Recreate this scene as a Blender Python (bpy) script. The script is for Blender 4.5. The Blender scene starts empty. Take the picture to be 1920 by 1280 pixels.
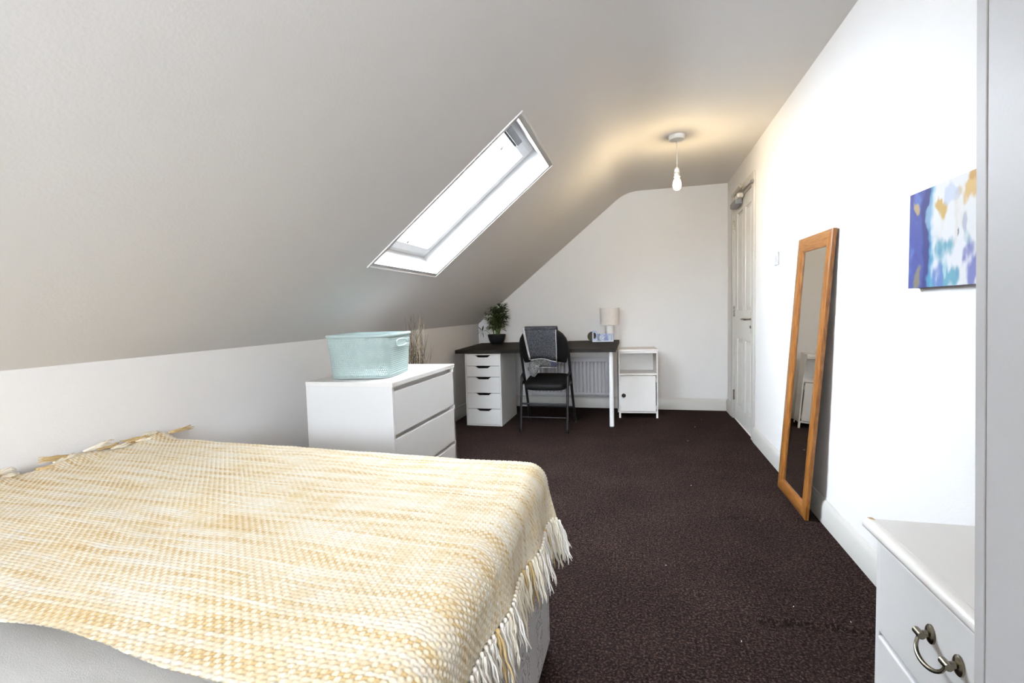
import bpy, math, random
import numpy as np
from mathutils import Matrix, Vector, noise as mnoise

random.seed(7)
rng = np.random.default_rng(11)
SC = bpy.context.scene
COL = SC.collection

# ------------------------------------------------------------------ camera
CAM_H = 1.1027
YAW, PITCH, ROLL, FPX = -0.2566, -0.0618, -0.0277, 909.74
cy, sy, cp, sp = math.cos(YAW), math.sin(YAW), math.cos(PITCH), math.sin(PITCH)
F = Vector((sy*cp, cy*cp, sp)); R0 = Vector((cy, -sy, 0)); U0 = R0.cross(F)
cr, sr = math.cos(ROLL), math.sin(ROLL)
RR = R0*cr + U0*sr; UU = U0*cr - R0*sr
cam = bpy.data.cameras.new('camera'); cam.sensor_width = 36; cam.lens = FPX/1920*36; cam.clip_start = 0.02
camo = bpy.data.objects.new('camera', cam); COL.objects.link(camo)
M4 = Matrix(((RR.x, UU.x, -F.x, 0), (RR.y, UU.y, -F.y, 0), (RR.z, UU.z, -F.z, CAM_H), (0, 0, 0, 1)))
camo.matrix_world = M4
SC.camera = camo

# ------------------------------------------------------------------ light, exposure
SKY_STRENGTH = 58.0
BULB_STRENGTH = 800.0
REAR_FILL_STRENGTH = 3300.0  # bulb added out of view, only for fill light
world = bpy.data.worlds.new('overcast_sky'); SC.world = world
world.use_nodes = True
wn = world.node_tree.nodes; wl = world.node_tree.links
bg = wn['Background']; bg.inputs['Color'].default_value = (0.88, 0.91, 1.0, 1); bg.inputs['Strength'].default_value = SKY_STRENGTH
SC.view_settings.view_transform = 'Standard'
SC.view_settings.look = 'None'
SC.view_settings.exposure = 0.16
SC.view_settings.gamma = 1.0
SC.view_settings.use_curve_mapping = False
SC.cycles.diffuse_bounces = 7
SC.cycles.max_bounces = 12
SC.cycles.use_denoising = True
SC.cycles.sample_clamp_indirect = 8.0

# ------------------------------------------------------------------ helpers
def lin(c):
    return tuple(((v/255)/12.92 if v/255 <= 0.04045 else (((v/255)+0.055)/1.055)**2.4) for v in c)

def new_mat(name):
    m = bpy.data.materials.new(name); m.use_nodes = True
    nt = m.node_tree
    return m, nt, nt.nodes, nt.links, nt.nodes['Principled BSDF']

def mat(name, rgb, rough=0.5, var=0.04, scale=8.0, bump=0.0, bump_scale=60.0, metal=0.0, spec=0.5, stretch=None, sheen=0.0, coat=0.0):
    """paint-like procedural material: a base colour with faint noise, optional fine relief"""
    m, nt, N, L, b = new_mat(name)
    c = lin(rgb)
    tc = N.new('ShaderNodeTexCoord')
    src = tc.outputs['Object']
    if stretch:
        mp = N.new('ShaderNodeMapping'); mp.inputs['Scale'].default_value = stretch
        L.new(src, mp.inputs['Vector']); src = mp.outputs['Vector']
    nz = N.new('ShaderNodeTexNoise'); nz.inputs['Scale'].default_value = scale; nz.inputs['Detail'].default_value = 4
    L.new(src, nz.inputs['Vector'])
    mx = N.new('ShaderNodeMix'); mx.data_type = 'RGBA'
    mx.inputs['A'].default_value = (*[max(0, v*(1-var)) for v in c], 1)
    mx.inputs['B'].default_value = (*[min(1, v*(1+var)) for v in c], 1)
    L.new(nz.outputs['Fac'], mx.inputs['Factor'])
    L.new(mx.outputs['Result'], b.inputs['Base Color'])
    b.inputs['Roughness'].default_value = rough; b.inputs['Metallic'].default_value = metal
    b.inputs['Specular IOR Level'].default_value = spec
    b.inputs['Sheen Weight'].default_value = sheen; b.inputs['Coat Weight'].default_value = coat
    if bump:
        n2 = N.new('ShaderNodeTexNoise'); n2.inputs['Scale'].default_value = bump_scale; n2.inputs['Detail'].default_value = 3
        L.new(src, n2.inputs['Vector'])
        bp = N.new('ShaderNodeBump'); bp.inputs['Strength'].default_value = bump; bp.inputs['Distance'].default_value = 0.004
        L.new(n2.outputs['Fac'], bp.inputs['Height']); L.new(bp.outputs['Normal'], b.inputs['Normal'])
    return m

def ramp(N, pts):
    r = N.new('ShaderNodeValToRGB'); e = r.color_ramp.elements
    while len(e) < len(pts): e.new(0.5)
    for k, (p, c) in enumerate(pts):
        e[k].position = p; e[k].color = (*c, 1)
    return r

class MB:
    def __init__(s): s.v = []; s.f = []
    def add(s, vs, fs):
        o = len(s.v); s.v += [tuple(p) for p in vs]; s.f += [tuple(i+o for i in f) for f in fs]; return s
    def box(s, x0, x1, y0, y1, z0, z1):
        vs = [(x0,y0,z0),(x1,y0,z0),(x1,y1,z0),(x0,y1,z0),(x0,y0,z1),(x1,y0,z1),(x1,y1,z1),(x0,y1,z1)]
        return s.add(vs, [(3,2,1,0),(4,5,6,7),(0,1,5,4),(1,2,6,5),(2,3,7,6),(3,0,4,7)])
    def hexa(s, vs):
        return s.add(vs, [(3,2,1,0),(4,5,6,7),(0,1,5,4),(1,2,6,5),(2,3,7,6),(3,0,4,7)])
    def prism(s, pts, vec):
        n = len(pts); vec = Vector(vec)
        vs = [Vector(p) for p in pts]; vs2 = [p+vec for p in vs]
        nrm = Vector((0,0,0))
        for i in range(n): nrm += vs[i].cross(vs[(i+1) % n])
        if nrm.dot(vec) > 0: fs = [tuple(range(n))[::-1], tuple(range(n, 2*n))] + [(i, (i+1) % n, n+(i+1) % n, n+i) for i in range(n)]
        else: fs = [tuple(range(n)), tuple(range(n, 2*n))[::-1]] + [(n+i, n+(i+1) % n, (i+1) % n, i) for i in range(n)]
        return s.add(vs+vs2, fs)
    def tube(s, pts, r, n=8, cap=True):
        pts = [Vector(p) for p in pts]; m = len(pts)
        rs = r if isinstance(r, (list, tuple)) else [r]*m
        t0 = (pts[1]-pts[0]).normalized()
        up = Vector((0,0,1)) if abs(t0.z) < 0.9 else Vector((1,0,0))
        a = t0.cross(up).normalized(); vs = []
        for i, p in enumerate(pts):
            t = (pts[min(i+1, m-1)]-pts[max(i-1, 0)]).normalized()
            a = (a - t*a.dot(t)).normalized(); b = t.cross(a)
            for k in range(n):
                an = 2*math.pi*k/n
                vs.append(p + (a*math.cos(an)+b*math.sin(an))*rs[i])
        fs = [(i*n+k, i*n+(k+1) % n, (i+1)*n+(k+1) % n, (i+1)*n+k) for i in range(m-1) for k in range(n)]
        if cap: fs += [tuple(range(n))[::-1], tuple(range((m-1)*n, m*n))]
        return s.add(vs, fs)
    def lathe(s, prof, n=32, c=(0,0,0), sq=None):
        """profile of (radius, z); sq = superellipse exponent for a rounded-square section"""
        vs = []
        for r, z in prof:
            for k in range(n):
                an = 2*math.pi*k/n; ca, sa = math.cos(an), math.sin(an)
                q = 1.0 if not sq else 1/((abs(ca)**sq+abs(sa)**sq)**(1/sq))
                vs.append((c[0]+r*q*ca, c[1]+r*q*sa, c[2]+z))
        m = len(prof)
        fs = [(i*n+k, i*n+(k+1) % n, (i+1)*n+(k+1) % n, (i+1)*n+k) for i in range(m-1) for k in range(n)]
        if prof[0][0] > 1e-6: fs.append(tuple(range(n))[::-1])
        if prof[-1][0] > 1e-6: fs.append(tuple(range((m-1)*n, m*n)))
        return s.add(vs, fs)
    def build(s, name, material, parent=None, bevel=0.0, smooth=40, seg=2, loc=None):
        me = bpy.data.meshes.new(name); me.from_pydata(s.v, [], s.f); me.update()
        if material: me.materials.append(material)
        if smooth:
            me.shade_smooth(); me.set_sharp_from_angle(angle=math.radians(smooth))
        o = bpy.data.objects.new(name, me); COL.objects.link(o)
        if parent: o.parent = parent
        if loc: o.location = loc
        if bevel:
            b = o.modifiers.new('bevel', 'BEVEL'); b.width = bevel; b.segments = seg; b.limit_method = 'ANGLE'; b.angle_limit = math.radians(35)
            b.harden_normals = True
        return o

def np_mesh(name, V, Q, material, parent=None, uv=None, color=None, smooth=True):
    V = np.asarray(V, np.float32); Q = np.asarray(Q, np.int32)
    me = bpy.data.meshes.new(name); k = Q.shape[1]
    me.vertices.add(len(V)); me.vertices.foreach_set('co', V.ravel())
    me.loops.add(Q.size); me.loops.foreach_set('vertex_index', Q.ravel())
    me.polygons.add(len(Q)); me.polygons.foreach_set('loop_start', np.arange(0, Q.size, k, dtype=np.int32))
    me.polygons.foreach_set('loop_total', np.full(len(Q), k, np.int32))
    me.update(calc_edges=True)
    if uv is not None:
        u = me.uv_layers.new(name='UVMap'); u.data.foreach_set('uv', np.asarray(uv, np.float32)[Q.ravel()].ravel())
    if color is not None:
        a = me.color_attributes.new('paint', 'FLOAT_COLOR', 'POINT')
        c4 = np.ones((len(V), 4), np.float32); c4[:, :3] = color; a.data.foreach_set('color', c4.ravel())
    if smooth: me.shade_smooth()
    me.validate()
    me.materials.append(material)
    o = bpy.data.objects.new(name, me); COL.objects.link(o)
    if parent: o.parent = parent
    return o

def grid_quads(nu, nv):
    i, j = np.meshgrid(np.arange(nu-1), np.arange(nv-1), indexing='ij')
    a = (i*nv+j).ravel()
    return np.stack([a, a+nv, a+nv+1, a+1], 1)

def tag(o, label=None, cat=None, group=None, kind=None):
    if label: o['label'] = label
    if cat: o['category'] = cat
    if group: o['group'] = group
    if kind: o['kind'] = kind
    return o

def thing(name, label, cat, loc=(0,0,0), rotz=0.0, group=None, kind=None):
    o = bpy.data.objects.new(name, None); COL.objects.link(o)
    o.empty_display_size = 0.1
    o.location = loc; o.rotation_euler = (0, 0, rotz)
    return tag(o, label, cat, group, kind)

def struct(name, mb, m, parent=None, bevel=0.0, label=None, smooth=40):
    o = mb.build(name, m, parent, bevel=bevel, smooth=smooth)
    if not parent: tag(o, label, None, None, 'structure')
    return o

def fbm(x, y, sc=1.0, oct=3, seed=0.0):
    x = np.asarray(x)*sc; y = np.asarray(y)*sc
    return np.array([mnoise.fractal(Vector((a, b, seed)), 1.0, 2.0, oct) for a, b in zip(x.ravel(), y.ravel())]).reshape(x.shape)

# ------------------------------------------------------------------ materials
M_wall = mat('wall_paint', (244, 243, 243), 0.75, 0.012, 3, 0.12, 180, spec=0.2)
M_slope = mat('ceiling_paint', (244, 243, 243), 0.8, 0.012, 2, 0.15, 120, spec=0.2)
M_gloss = mat('white_gloss_paint', (216, 214, 209), 0.3, 0.01, 6, 0.04, 90)
M_door = mat('door_paint', (236, 235, 231), 0.35, 0.01, 8, 0.03, 200)
M_white = mat('white_laminate', (236, 236, 236), 0.38, 0.008, 9)
M_whitelac = mat('white_lacquer', (243, 241, 238), 0.25, 0.02, 14, coat=0.2)
M_pvc = mat('white_plastic', (240, 240, 240), 0.35, 0.01, 10)
M_winframe = mat('window_lacquer', (244, 244, 244), 0.3, 0.01, 10)
M_dark = mat('dark_metal', (40, 41, 45), 0.45, 0.08, 30)
M_grey = mat('grey_metal', (150, 152, 155), 0.4, 0.05, 30, metal=0.6)
M_chrome = mat('satin_nickel', (190, 186, 178), 0.25, 0.04, 40, metal=1.0)
M_pewter = mat('antique_nickel', (150, 145, 130), 0.22, 0.12, 60, metal=1.0)
M_blackwood = mat('blackbrown_wood', (30, 26, 24), 0.6, 0.25, 14, 0.12, 40, spec=0.2, stretch=(1, 14, 14))
M_black = mat('black_vinyl', (16, 16, 17), 0.6, 0.1, 60, 0.15, 300, spec=0.22)
M_blacktube = mat('black_enamel', (26, 26, 29), 0.4, 0.08, 20, spec=0.3)
M_pot = mat('black_ceramic', (24, 24, 30), 0.5, 0.1, 20)
M_soil = mat('potting_soil', (44, 34, 26), 0.95, 0.4, 90, 0.6, 150)
M_wardrobe = mat('wardrobe_foil', (190, 190, 192), 0.45, 0.01, 20, 0.05, 300)
M_rad = mat('radiator_enamel', (230, 230, 234), 0.35, 0.01, 10)

def carpet_mat():
    m, nt, N, L, b = new_mat('brown_carpet')
    tc = N.new('ShaderNodeTexCoord')
    n1 = N.new('ShaderNodeTexNoise'); n1.inputs['Scale'].default_value = 120; n1.inputs['Detail'].default_value = 5; n1.inputs['Roughness'].default_value = 0.75
    n2 = N.new('ShaderNodeTexNoise'); n2.inputs['Scale'].default_value = 3.0; n2.inputs['Detail'].default_value = 5
    n3 = N.new('ShaderNodeTexNoise'); n3.inputs['Scale'].default_value = 38; n3.inputs['Detail'].default_value = 3
    for n in (n1, n2, n3): L.new(tc.outputs['Object'], n.inputs['Vector'])
    r1 = ramp(N, [(0.32, lin((13, 9, 9))), (0.5, lin((38, 30, 29))), (0.66, lin((98, 85, 80)))])
    L.new(n1.outputs['Fac'], r1.inputs['Fac'])
    r3 = ramp(N, [(0.35, lin((26, 21, 23))), (0.65, lin((54, 41, 37)))])
    L.new(n3.outputs['Fac'], r3.inputs['Fac'])
    mx = N.new('ShaderNodeMix'); mx.data_type = 'RGBA'; mx.inputs['Factor'].default_value = 0.35
    L.new(r1.outputs['Color'], mx.inputs['A']); L.new(r3.outputs['Color'], mx.inputs['B'])
    r2 = ramp(N, [(0.3, (0.82, 0.82, 0.84)), (0.7, (1.12, 1.1, 1.08))])
    L.new(n2.outputs['Fac'], r2.inputs['Fac'])
    mm = N.new('ShaderNodeMix'); mm.data_type = 'RGBA'; mm.blend_type = 'MULTIPLY'; mm.inputs['Factor'].default_value = 1
    L.new(mx.outputs['Result'], mm.inputs['A']); L.new(r2.outputs['Color'], mm.inputs['B'])
    L.new(mm.outputs['Result'], b.inputs['Base Color'])
    b.inputs['Roughness'].default_value = 1.0; b.inputs['Specular IOR Level'].default_value = 0.0
    bp = N.new('ShaderNodeBump'); bp.inputs['Strength'].default_value = 0.8; bp.inputs['Distance'].default_value = 0.006
    L.new(n1.outputs['Fac'], bp.inputs['Height']); L.new(bp.outputs['Normal'], b.inputs['Normal'])
    return m
M_carpet = carpet_mat()

def pine_mat(name, stretch):
    m, nt, N, L, b = new_mat(name)
    tc = N.new('ShaderNodeTexCoord'); mp = N.new('ShaderNodeMapping'); mp.inputs['Scale'].default_value = stretch
    L.new(tc.outputs['Object'], mp.inputs['Vector'])
    nz = N.new('ShaderNodeTexNoise'); nz.inputs['Scale'].default_value = 9; nz.inputs['Detail'].default_value = 6; nz.inputs['Distortion'].default_value = 0.6
    L.new(mp.outputs['Vector'], nz.inputs['Vector'])
    r = ramp(N, [(0.25, lin((112, 66, 28))), (0.5, lin((154, 99, 46))), (0.75, lin((176, 122, 64)))])
    L.new(nz.outputs['Fac'], r.inputs['Fac'])
    vo = N.new('ShaderNodeTexVoronoi'); vo.inputs['Scale'].default_value = 3.2
    mp2 = N.new('ShaderNodeMapping'); mp2.inputs['Scale'].default_value = tuple(1.0 if s > 2 else 0.55 for s in stretch)
    L.new(tc.outputs['Object'], mp2.inputs['Vector']); L.new(mp2.outputs['Vector'], vo.inputs['Vector'])
    kr = ramp(N, [(0.05, (1, 1, 1)), (0.13, (0, 0, 0))])
    L.new(vo.outputs['Distance'], kr.inputs['Fac'])
    mx = N.new('ShaderNodeMix'); mx.data_type = 'RGBA'
    L.new(kr.outputs['Color'], mx.inputs['Factor']); L.new(r.outputs['Color'], mx.inputs['A']); mx.inputs['B'].default_value = (*lin((110, 58, 26)), 1)
    L.new(mx.outputs['Result'], b.inputs['Base Color'])
    b.inputs['Roughness'].default_value = 0.32; b.inputs['Coat Weight'].default_value = 0.3
    return m
M_pine_v = pine_mat('honey_pine_upright', (14, 14, 1.2))
M_pine_h = pine_mat('honey_pine_rail', (14, 1.2, 14))

def mirror_mat():
    m, nt, N, L, b = new_mat('mirror_silver')
    b.inputs['Base Color'].default_value = (0.97, 0.97, 0.95, 1); b.inputs['Metallic'].default_value = 1; b.inputs['Roughness'].default_value = 0.0
    return m
M_mirror = mirror_mat()

def glass_mat():
    m, nt, N, L, b = new_mat('window_glass')
    out = N['Material Output']; N.remove(b)
    tr = N.new('ShaderNodeBsdfTransparent'); tr.inputs['Color'].default_value = (0.94, 0.97, 0.97, 1)
    gl = N.new('ShaderNodeBsdfGlossy'); gl.inputs['Roughness'].default_value = 0.02
    lw = N.new('ShaderNodeLayerWeight'); lw.inputs['Blend'].default_value = 0.5
    pw = N.new('ShaderNodeMath'); pw.operation = 'POWER'; pw.inputs[1].default_value = 5; L.new(lw.outputs['Facing'], pw.inputs[0])
    fr = N.new('ShaderNodeMath'); fr.operation = 'MULTIPLY_ADD'; fr.inputs[1].default_value = 0.6; fr.inputs[2].default_value = 0.03; L.new(pw.outputs[0], fr.inputs[0])
    mx = N.new('ShaderNodeMixShader')
    L.new(fr.outputs[0], mx.inputs['Fac']); L.new(tr.outputs['BSDF'], mx.inputs[1]); L.new(gl.outputs['BSDF'], mx.inputs[2])
    L.new(mx.outputs['Shader'], out.inputs['Surface'])
    return m
M_glass = glass_mat()

def throw_mat():
    m, nt, N, L, b = new_mat('basket_weave_throw')
    P = 0.0088
    uv = N.new('ShaderNodeUVMap'); uv.uv_map = 'UVMap'
    sc = N.new('ShaderNodeVectorMath'); sc.operation = 'SCALE'; sc.inputs['Scale'].default_value = 1/P
    L.new(uv.outputs['UV'], sc.inputs[0])
    fl = N.new('ShaderNodeVectorMath'); fl.operation = 'FLOOR'; L.new(sc.outputs[0], fl.inputs[0])
    sx = N.new('ShaderNodeSeparateXYZ'); L.new(fl.outputs[0], sx.inputs[0])
    ad = N.new('ShaderNodeMath'); ad.operation = 'ADD'; L.new(sx.outputs['X'], ad.inputs[0]); L.new(sx.outputs['Y'], ad.inputs[1])
    md = N.new('ShaderNodeMath'); md.operation = 'PINGPONG'; md.inputs[1].default_value = 1; L.new(ad.outputs[0], md.inputs[0])
    # weft: variegated yarn, colour drifts along the row and jumps between rows
    cw = N.new('ShaderNodeVectorMath'); cw.operation = 'MULTIPLY'; cw.inputs[1].default_value = (0.032, 0.47, 0)
    L.new(fl.outputs[0], cw.inputs[0])
    n1 = N.new('ShaderNodeTexNoise'); n1.inputs['Scale'].default_value = 1; n1.inputs['Detail'].default_value = 3
    L.new(cw.outputs[0], n1.inputs['Vector'])
    r1 = ramp(N, [(0.38, lin((226, 220, 206))), (0.50, lin((220, 206, 174))), (0.60, lin((206, 181, 132))), (0.73, lin((192, 158, 102)))])
    L.new(n1.outputs['Fac'], r1.inputs['Fac'])
    cz = N.new('ShaderNodeVectorMath'); cz.operation = 'MULTIPLY'; cz.inputs[1].default_value = (0.5, 0.05, 0)
    L.new(fl.outputs[0], cz.inputs[0])
    n2 = N.new('ShaderNodeTexNoise'); n2.inputs['Scale'].default_value = 1; n2.inputs['Detail'].default_value = 2
    L.new(cz.outputs[0], n2.inputs['Vector'])
    r2 = ramp(N, [(0.42, lin((226, 220, 205))), (0.66, lin((216, 198, 162)))])
    L.new(n2.outputs['Fac'], r2.inputs['Fac'])
    mx = N.new('ShaderNodeMix'); mx.data_type = 'RGBA'
    mf = N.new('ShaderNodeMath'); mf.operation = 'MULTIPLY'; mf.inputs[1].default_value = 0.72; L.new(md.outputs[0], mf.inputs[0])
    L.new(mf.outputs[0], mx.inputs['Factor']); L.new(r1.outputs['Color'], mx.inputs['A']); L.new(r2.outputs['Color'], mx.inputs['B'])
    L.new(mx.outputs['Result'], b.inputs['Base Color'])
    b.inputs['Roughness'].default_value = 0.9; b.inputs['Specular IOR Level'].default_value = 0.15; b.inputs['Sheen Weight'].default_value = 0.1
    fz = N.new('ShaderNodeTexNoise'); fz.inputs['Scale'].default_value = 900; L.new(uv.outputs['UV'], fz.inputs['Vector'])
    bp = N.new('ShaderNodeBump'); bp.inputs['Strength'].default_value = 0.3; bp.inputs['Distance'].default_value = 0.001
    L.new(fz.outputs['Fac'], bp.inputs['Height']); L.new(bp.outputs['Normal'], b.inputs['Normal'])
    return m, P
M_throw, WEAVE = throw_mat()
M_yarn = [mat('cream_yarn', (240, 233, 216), 0.9, 0.05, 60), mat('tan_yarn', (208, 182, 132), 0.9, 0.08, 60), mat('white_yarn', (243, 240, 232), 0.9, 0.04, 60)]
M_sheet = mat('grey_sheet', (190, 190, 189), 0.85, 0.02, 5, 0.2, 500, spec=0.2)

def damask_mat():
    """white mattress ticking: plain stripes alternating with grey scrolling flowers"""
    m, nt, N, L, b = new_mat('damask_ticking')
    tc = N.new('ShaderNodeTexCoord'); sx = N.new('ShaderNodeSeparateXYZ'); L.new(tc.outputs['Object'], sx.inputs[0])
    along = N.new('ShaderNodeMath'); along.operation = 'ADD'; L.new(sx.outputs['X'], along.inputs[0]); L.new(sx.outputs['Y'], along.inputs[1])
    def mth(op, a, bb=None):
        n = N.new('ShaderNodeMath'); n.operation = op
        if hasattr(a, 'is_linked'): L.new(a, n.inputs[0])
        else: n.inputs[0].default_value = a
        if bb is not None:
            if hasattr(bb, 'is_linked'): L.new(bb, n.inputs[1])
            else: n.inputs[1].default_value = bb
        return n.outputs[0]
    per = mth('PINGPONG', mth('ADD', along.outputs[0], 20.0), 0.085)          # 0..0.085
    band = mth('LESS_THAN', per, 0.045)                                       # flower band
    cmb = N.new('ShaderNodeCombineXYZ'); L.new(along.outputs[0], cmb.inputs['X']); L.new(sx.outputs['Z'], cmb.inputs['Y'])
    nz = N.new('ShaderNodeTexNoise'); nz.inputs['Scale'].default_value = 17; nz.inputs['Detail'].default_value = 1.0; nz.inputs['Distortion'].default_value = 1.6
    L.new(cmb.outputs[0], nz.inputs['Vector'])
    line = mth('LESS_THAN', mth('ABSOLUTE', mth('SUBTRACT', nz.outputs['Fac'], 0.5)), 0.022)
    line2 = mth('LESS_THAN', mth('ABSOLUTE', mth('SUBTRACT', nz.outputs['Fac'], 0.39)), 0.018)
    fill = mth('MULTIPLY', mth('GREATER_THAN', nz.outputs['Fac'], 0.60), 0.75)
    flo = mth('MAXIMUM', mth('MAXIMUM', line, line2), fill)
    fine = N.new('ShaderNodeTexWave'); fine.wave_type = 'BANDS'; fine.bands_direction = 'X'; fine.inputs['Scale'].default_value = 55; L.new(cmb.outputs[0], fine.inputs['Vector'])
    strp = mth('MULTIPLY', mth('SUBTRACT', 1.0, band), mth('MULTIPLY', mth('GREATER_THAN', fine.outputs['Fac'], 0.75), 0.45))
    msk = mth('ADD', mth('MULTIPLY', band, flo), strp)
    mx = N.new('ShaderNodeMix'); mx.data_type = 'RGBA'; L.new(msk, mx.inputs['Factor'])
    mx.inputs['A'].default_value = (*lin((234, 233, 234)), 1); mx.inputs['B'].default_value = (*lin((166, 166, 174)), 1)
    L.new(mx.outputs['Result'], b.inputs['Base Color']); b.inputs['Roughness'].default_value = 0.6
    bp = N.new('ShaderNodeBump'); bp.inputs['Strength'].default_value = 0.3; bp.inputs['Distance'].default_value = 0.002
    L.new(msk, bp.inputs['Height']); L.new(bp.outputs['Normal'], b.inputs['Normal'])
    return m
M_damask = damask_mat()

# ------------------------------------------------------------------ room shell
XR, XL, D, ZK, ZC, YB = 0.895, -1.834, 5.451, 0.968, 2.351, -2.3
SL = 1.350/1.673                      # pitch of the sloping ceiling
CS = 1/math.hypot(1, SL); SS = SL*CS  # unit vector up the slope (x, z)
XRIDGE = XL + (ZC-ZK)/SL
SEND = (XRIDGE-XL)/CS
def slope(s, n=0.0):                  # point on the sloping ceiling; n = height above it, outwards
    return (XL + s*CS - n*SS, ZK + s*SS + n*CS)
WIN = [(2.292, 3.097)]
S0, S1 = 0.644, 1.663

# floor: carpet with two creases in front of the right wall
xs = np.unique(np.concatenate([np.linspace(XL, XR, 12), np.linspace(0.25, XR, 44)]))
ys = np.unique(np.concatenate([np.linspace(YB, D, 30), np.linspace(1.55, 2.0, 60), np.linspace(2.5, 2.8, 36)]))
gx, gy = np.meshgrid(xs, ys, indexing='ij')
def crease(x0, x1, yf, h, w):
    yy = yf(gx)
    e = np.clip((gx-x0)/0.08, 0, 1)*np.clip((x1-gx)/0.08, 0, 1)
    return h*e*np.exp(-((gy-yy)/w)**2)
gz = crease(0.33, 0.9, lambda x: 1.79+0.03*(x-0.34)+0.006*np.sin(x*40), 0.020, 0.010) + crease(0.34, 0.74, lambda x: 2.665+0.02*(x-.34), 0.011, 0.014)
gz += 0.006*np.exp(-(((gx-0.345)/0.012)**2+((gy-1.825)/0.04)**2))
fl = np_mesh('floor', np.stack([gx, gy, gz], -1).reshape(-1, 3), grid_quads(len(xs), len(ys)), M_carpet)
tag(fl, 'dark brown speckled carpet covering the whole floor', None, None, 'structure')

# sloping and flat ceiling as one surface with the two roof-window openings
mb = MB()
T = 0.14
prof = [('s', 0.0), ('s', S0), ('s', S1), ('s', SEND-T)]
pts = [slope(s) for _, s in prof]
p0 = Vector(slope(SEND-T)); p1 = Vector((XRIDGE, ZC)); p2 = Vector((XRIDGE+T, ZC))
for k in range(1, 11):
    t = k/10; q = p0*(1-t)**2 + p1*2*t*(1-t) + p2*t*t; pts.append((q.x, q.y))
pts.append((XR, ZC))
yy = sorted([YB, D] + [v for w in WIN for v in w])
for i in range(len(pts)-1):
    for j in range(len(yy)-1):
        if i == 1 and any(abs(yy[j]-w[0]) < 1e-6 for w in WIN): continue
        (xa, za), (xb, zb) = pts[i], pts[i+1]
        mb.add([(xa, yy[j], za), (xb, yy[j], zb), (xb, yy[j+1], zb), (xa, yy[j+1], za)], [(3, 2, 1, 0)])
me_c = struct('ceiling', mb, M_slope, smooth=30, label='white plaster ceiling, flat at right and sloping down to the left')
import bmesh
bmx = bmesh.new(); bmx.from_mesh(me_c.data); bmesh.ops.remove_doubles(bmx, verts=bmx.verts, dist=1e-4); bmx.to_mesh(me_c.data); bmx.free()
me_c.data.shade_smooth()

struct('wall_left', MB().box(XL-0.1, XL, YB, D, 0, ZK+0.02), M_wall, label='low white wall under the sloping ceiling')
DY0, DY1, DZ = 4.30, 5.10, 2.075
wr = MB().box(XR, XR+0.12, YB, DY0, 0, ZC+0.1).box(XR, XR+0.12, DY1, D+0.1, 0, ZC+0.1).box(XR, XR+0.12, DY0, DY1, DZ, ZC+0.1).box(XR+0.12, XR+0.16, DY0-0.1, DY1+0.1, -0.05, DZ+0.1).box(XR, XR+0.12, DY0, DY1, -0.05, 0.001)  # last two boxes added to seal light leaks behind and under the door
struct('wall_right', wr, M_wall, label='tall white wall holding the door, mirror and painting')
far_poly = [(XL-0.1, D, 0), (XR+0.1, D, 0), (XR+0.1, D, ZC+0.1), (XRIDGE, D, ZC+0.1), (XL-0.1, D, ZK)]
struct('wall_far', MB().prism(far_poly, (0, 0.1, 0)), M_wall, label='white end wall behind the desk')
GX0, GX1, GZ0, GZ1 = -0.80, 0.40, 1.05, 2.0      # opening for the fill-light window added behind the camera
zs = lambda x: ZK+(x-XL)*SL+0.05
wbk = MB().prism([(XL-0.1, YB, 0), (GX0, YB, 0), (GX0, YB, zs(GX0)), (XL-0.1, YB, zs(XL-0.1))], (0, -0.12, 0))
wbk.prism([(GX1, YB, 0), (XR+0.1, YB, 0), (XR+0.1, YB, ZC+0.1), (GX1, YB, ZC+0.1)], (0, -0.12, 0))
wbk.prism([(GX0, YB, 0), (GX1, YB, 0), (GX1, YB, GZ0), (GX0, YB, GZ0)], (0, -0.12, 0))
xk = XL+(GZ1-ZK-0.05)/SL
wbk.prism([(xk, YB, GZ1), (GX1, YB, GZ1), (GX1, YB, ZC+0.1), (XRIDGE, YB, ZC+0.1)], (0, -0.12, 0))
struct('wall_back', wbk, M_wall, label='white end wall behind the camera')

def skirting(name, a, b, nrm, label):
    a = Vector((*a, 0)); b = Vector((*b, 0)); n = Vector((*nrm, 0))
    pr = [(0, 0), (0.018, 0), (0.018, 0.098), (0.012, 0.112), (0.006, 0.122), (0, 0.124)]
    pts = [a + n*d + Vector((0, 0, z)) for d, z in pr]
    struct(name, MB().prism(pts, b-a), M_gloss, label=label)
skirting('baseboard_left', (XL, YB), (XL, D), (1, 0), 'white skirting board along the low left wall')
skirting('baseboard_far', (XL+0.018, D), (XR-0.018, D), (0, -1), 'white skirting board along the end wall')
skirting('baseboard_right', (XR, YB), (XR, 4.215), (-1, 0), 'white skirting board along the right wall')
skirting('baseboard_right.001', (XR, 5.185), (XR, D), (-1, 0), 'short white skirting board between door and corner')

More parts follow.
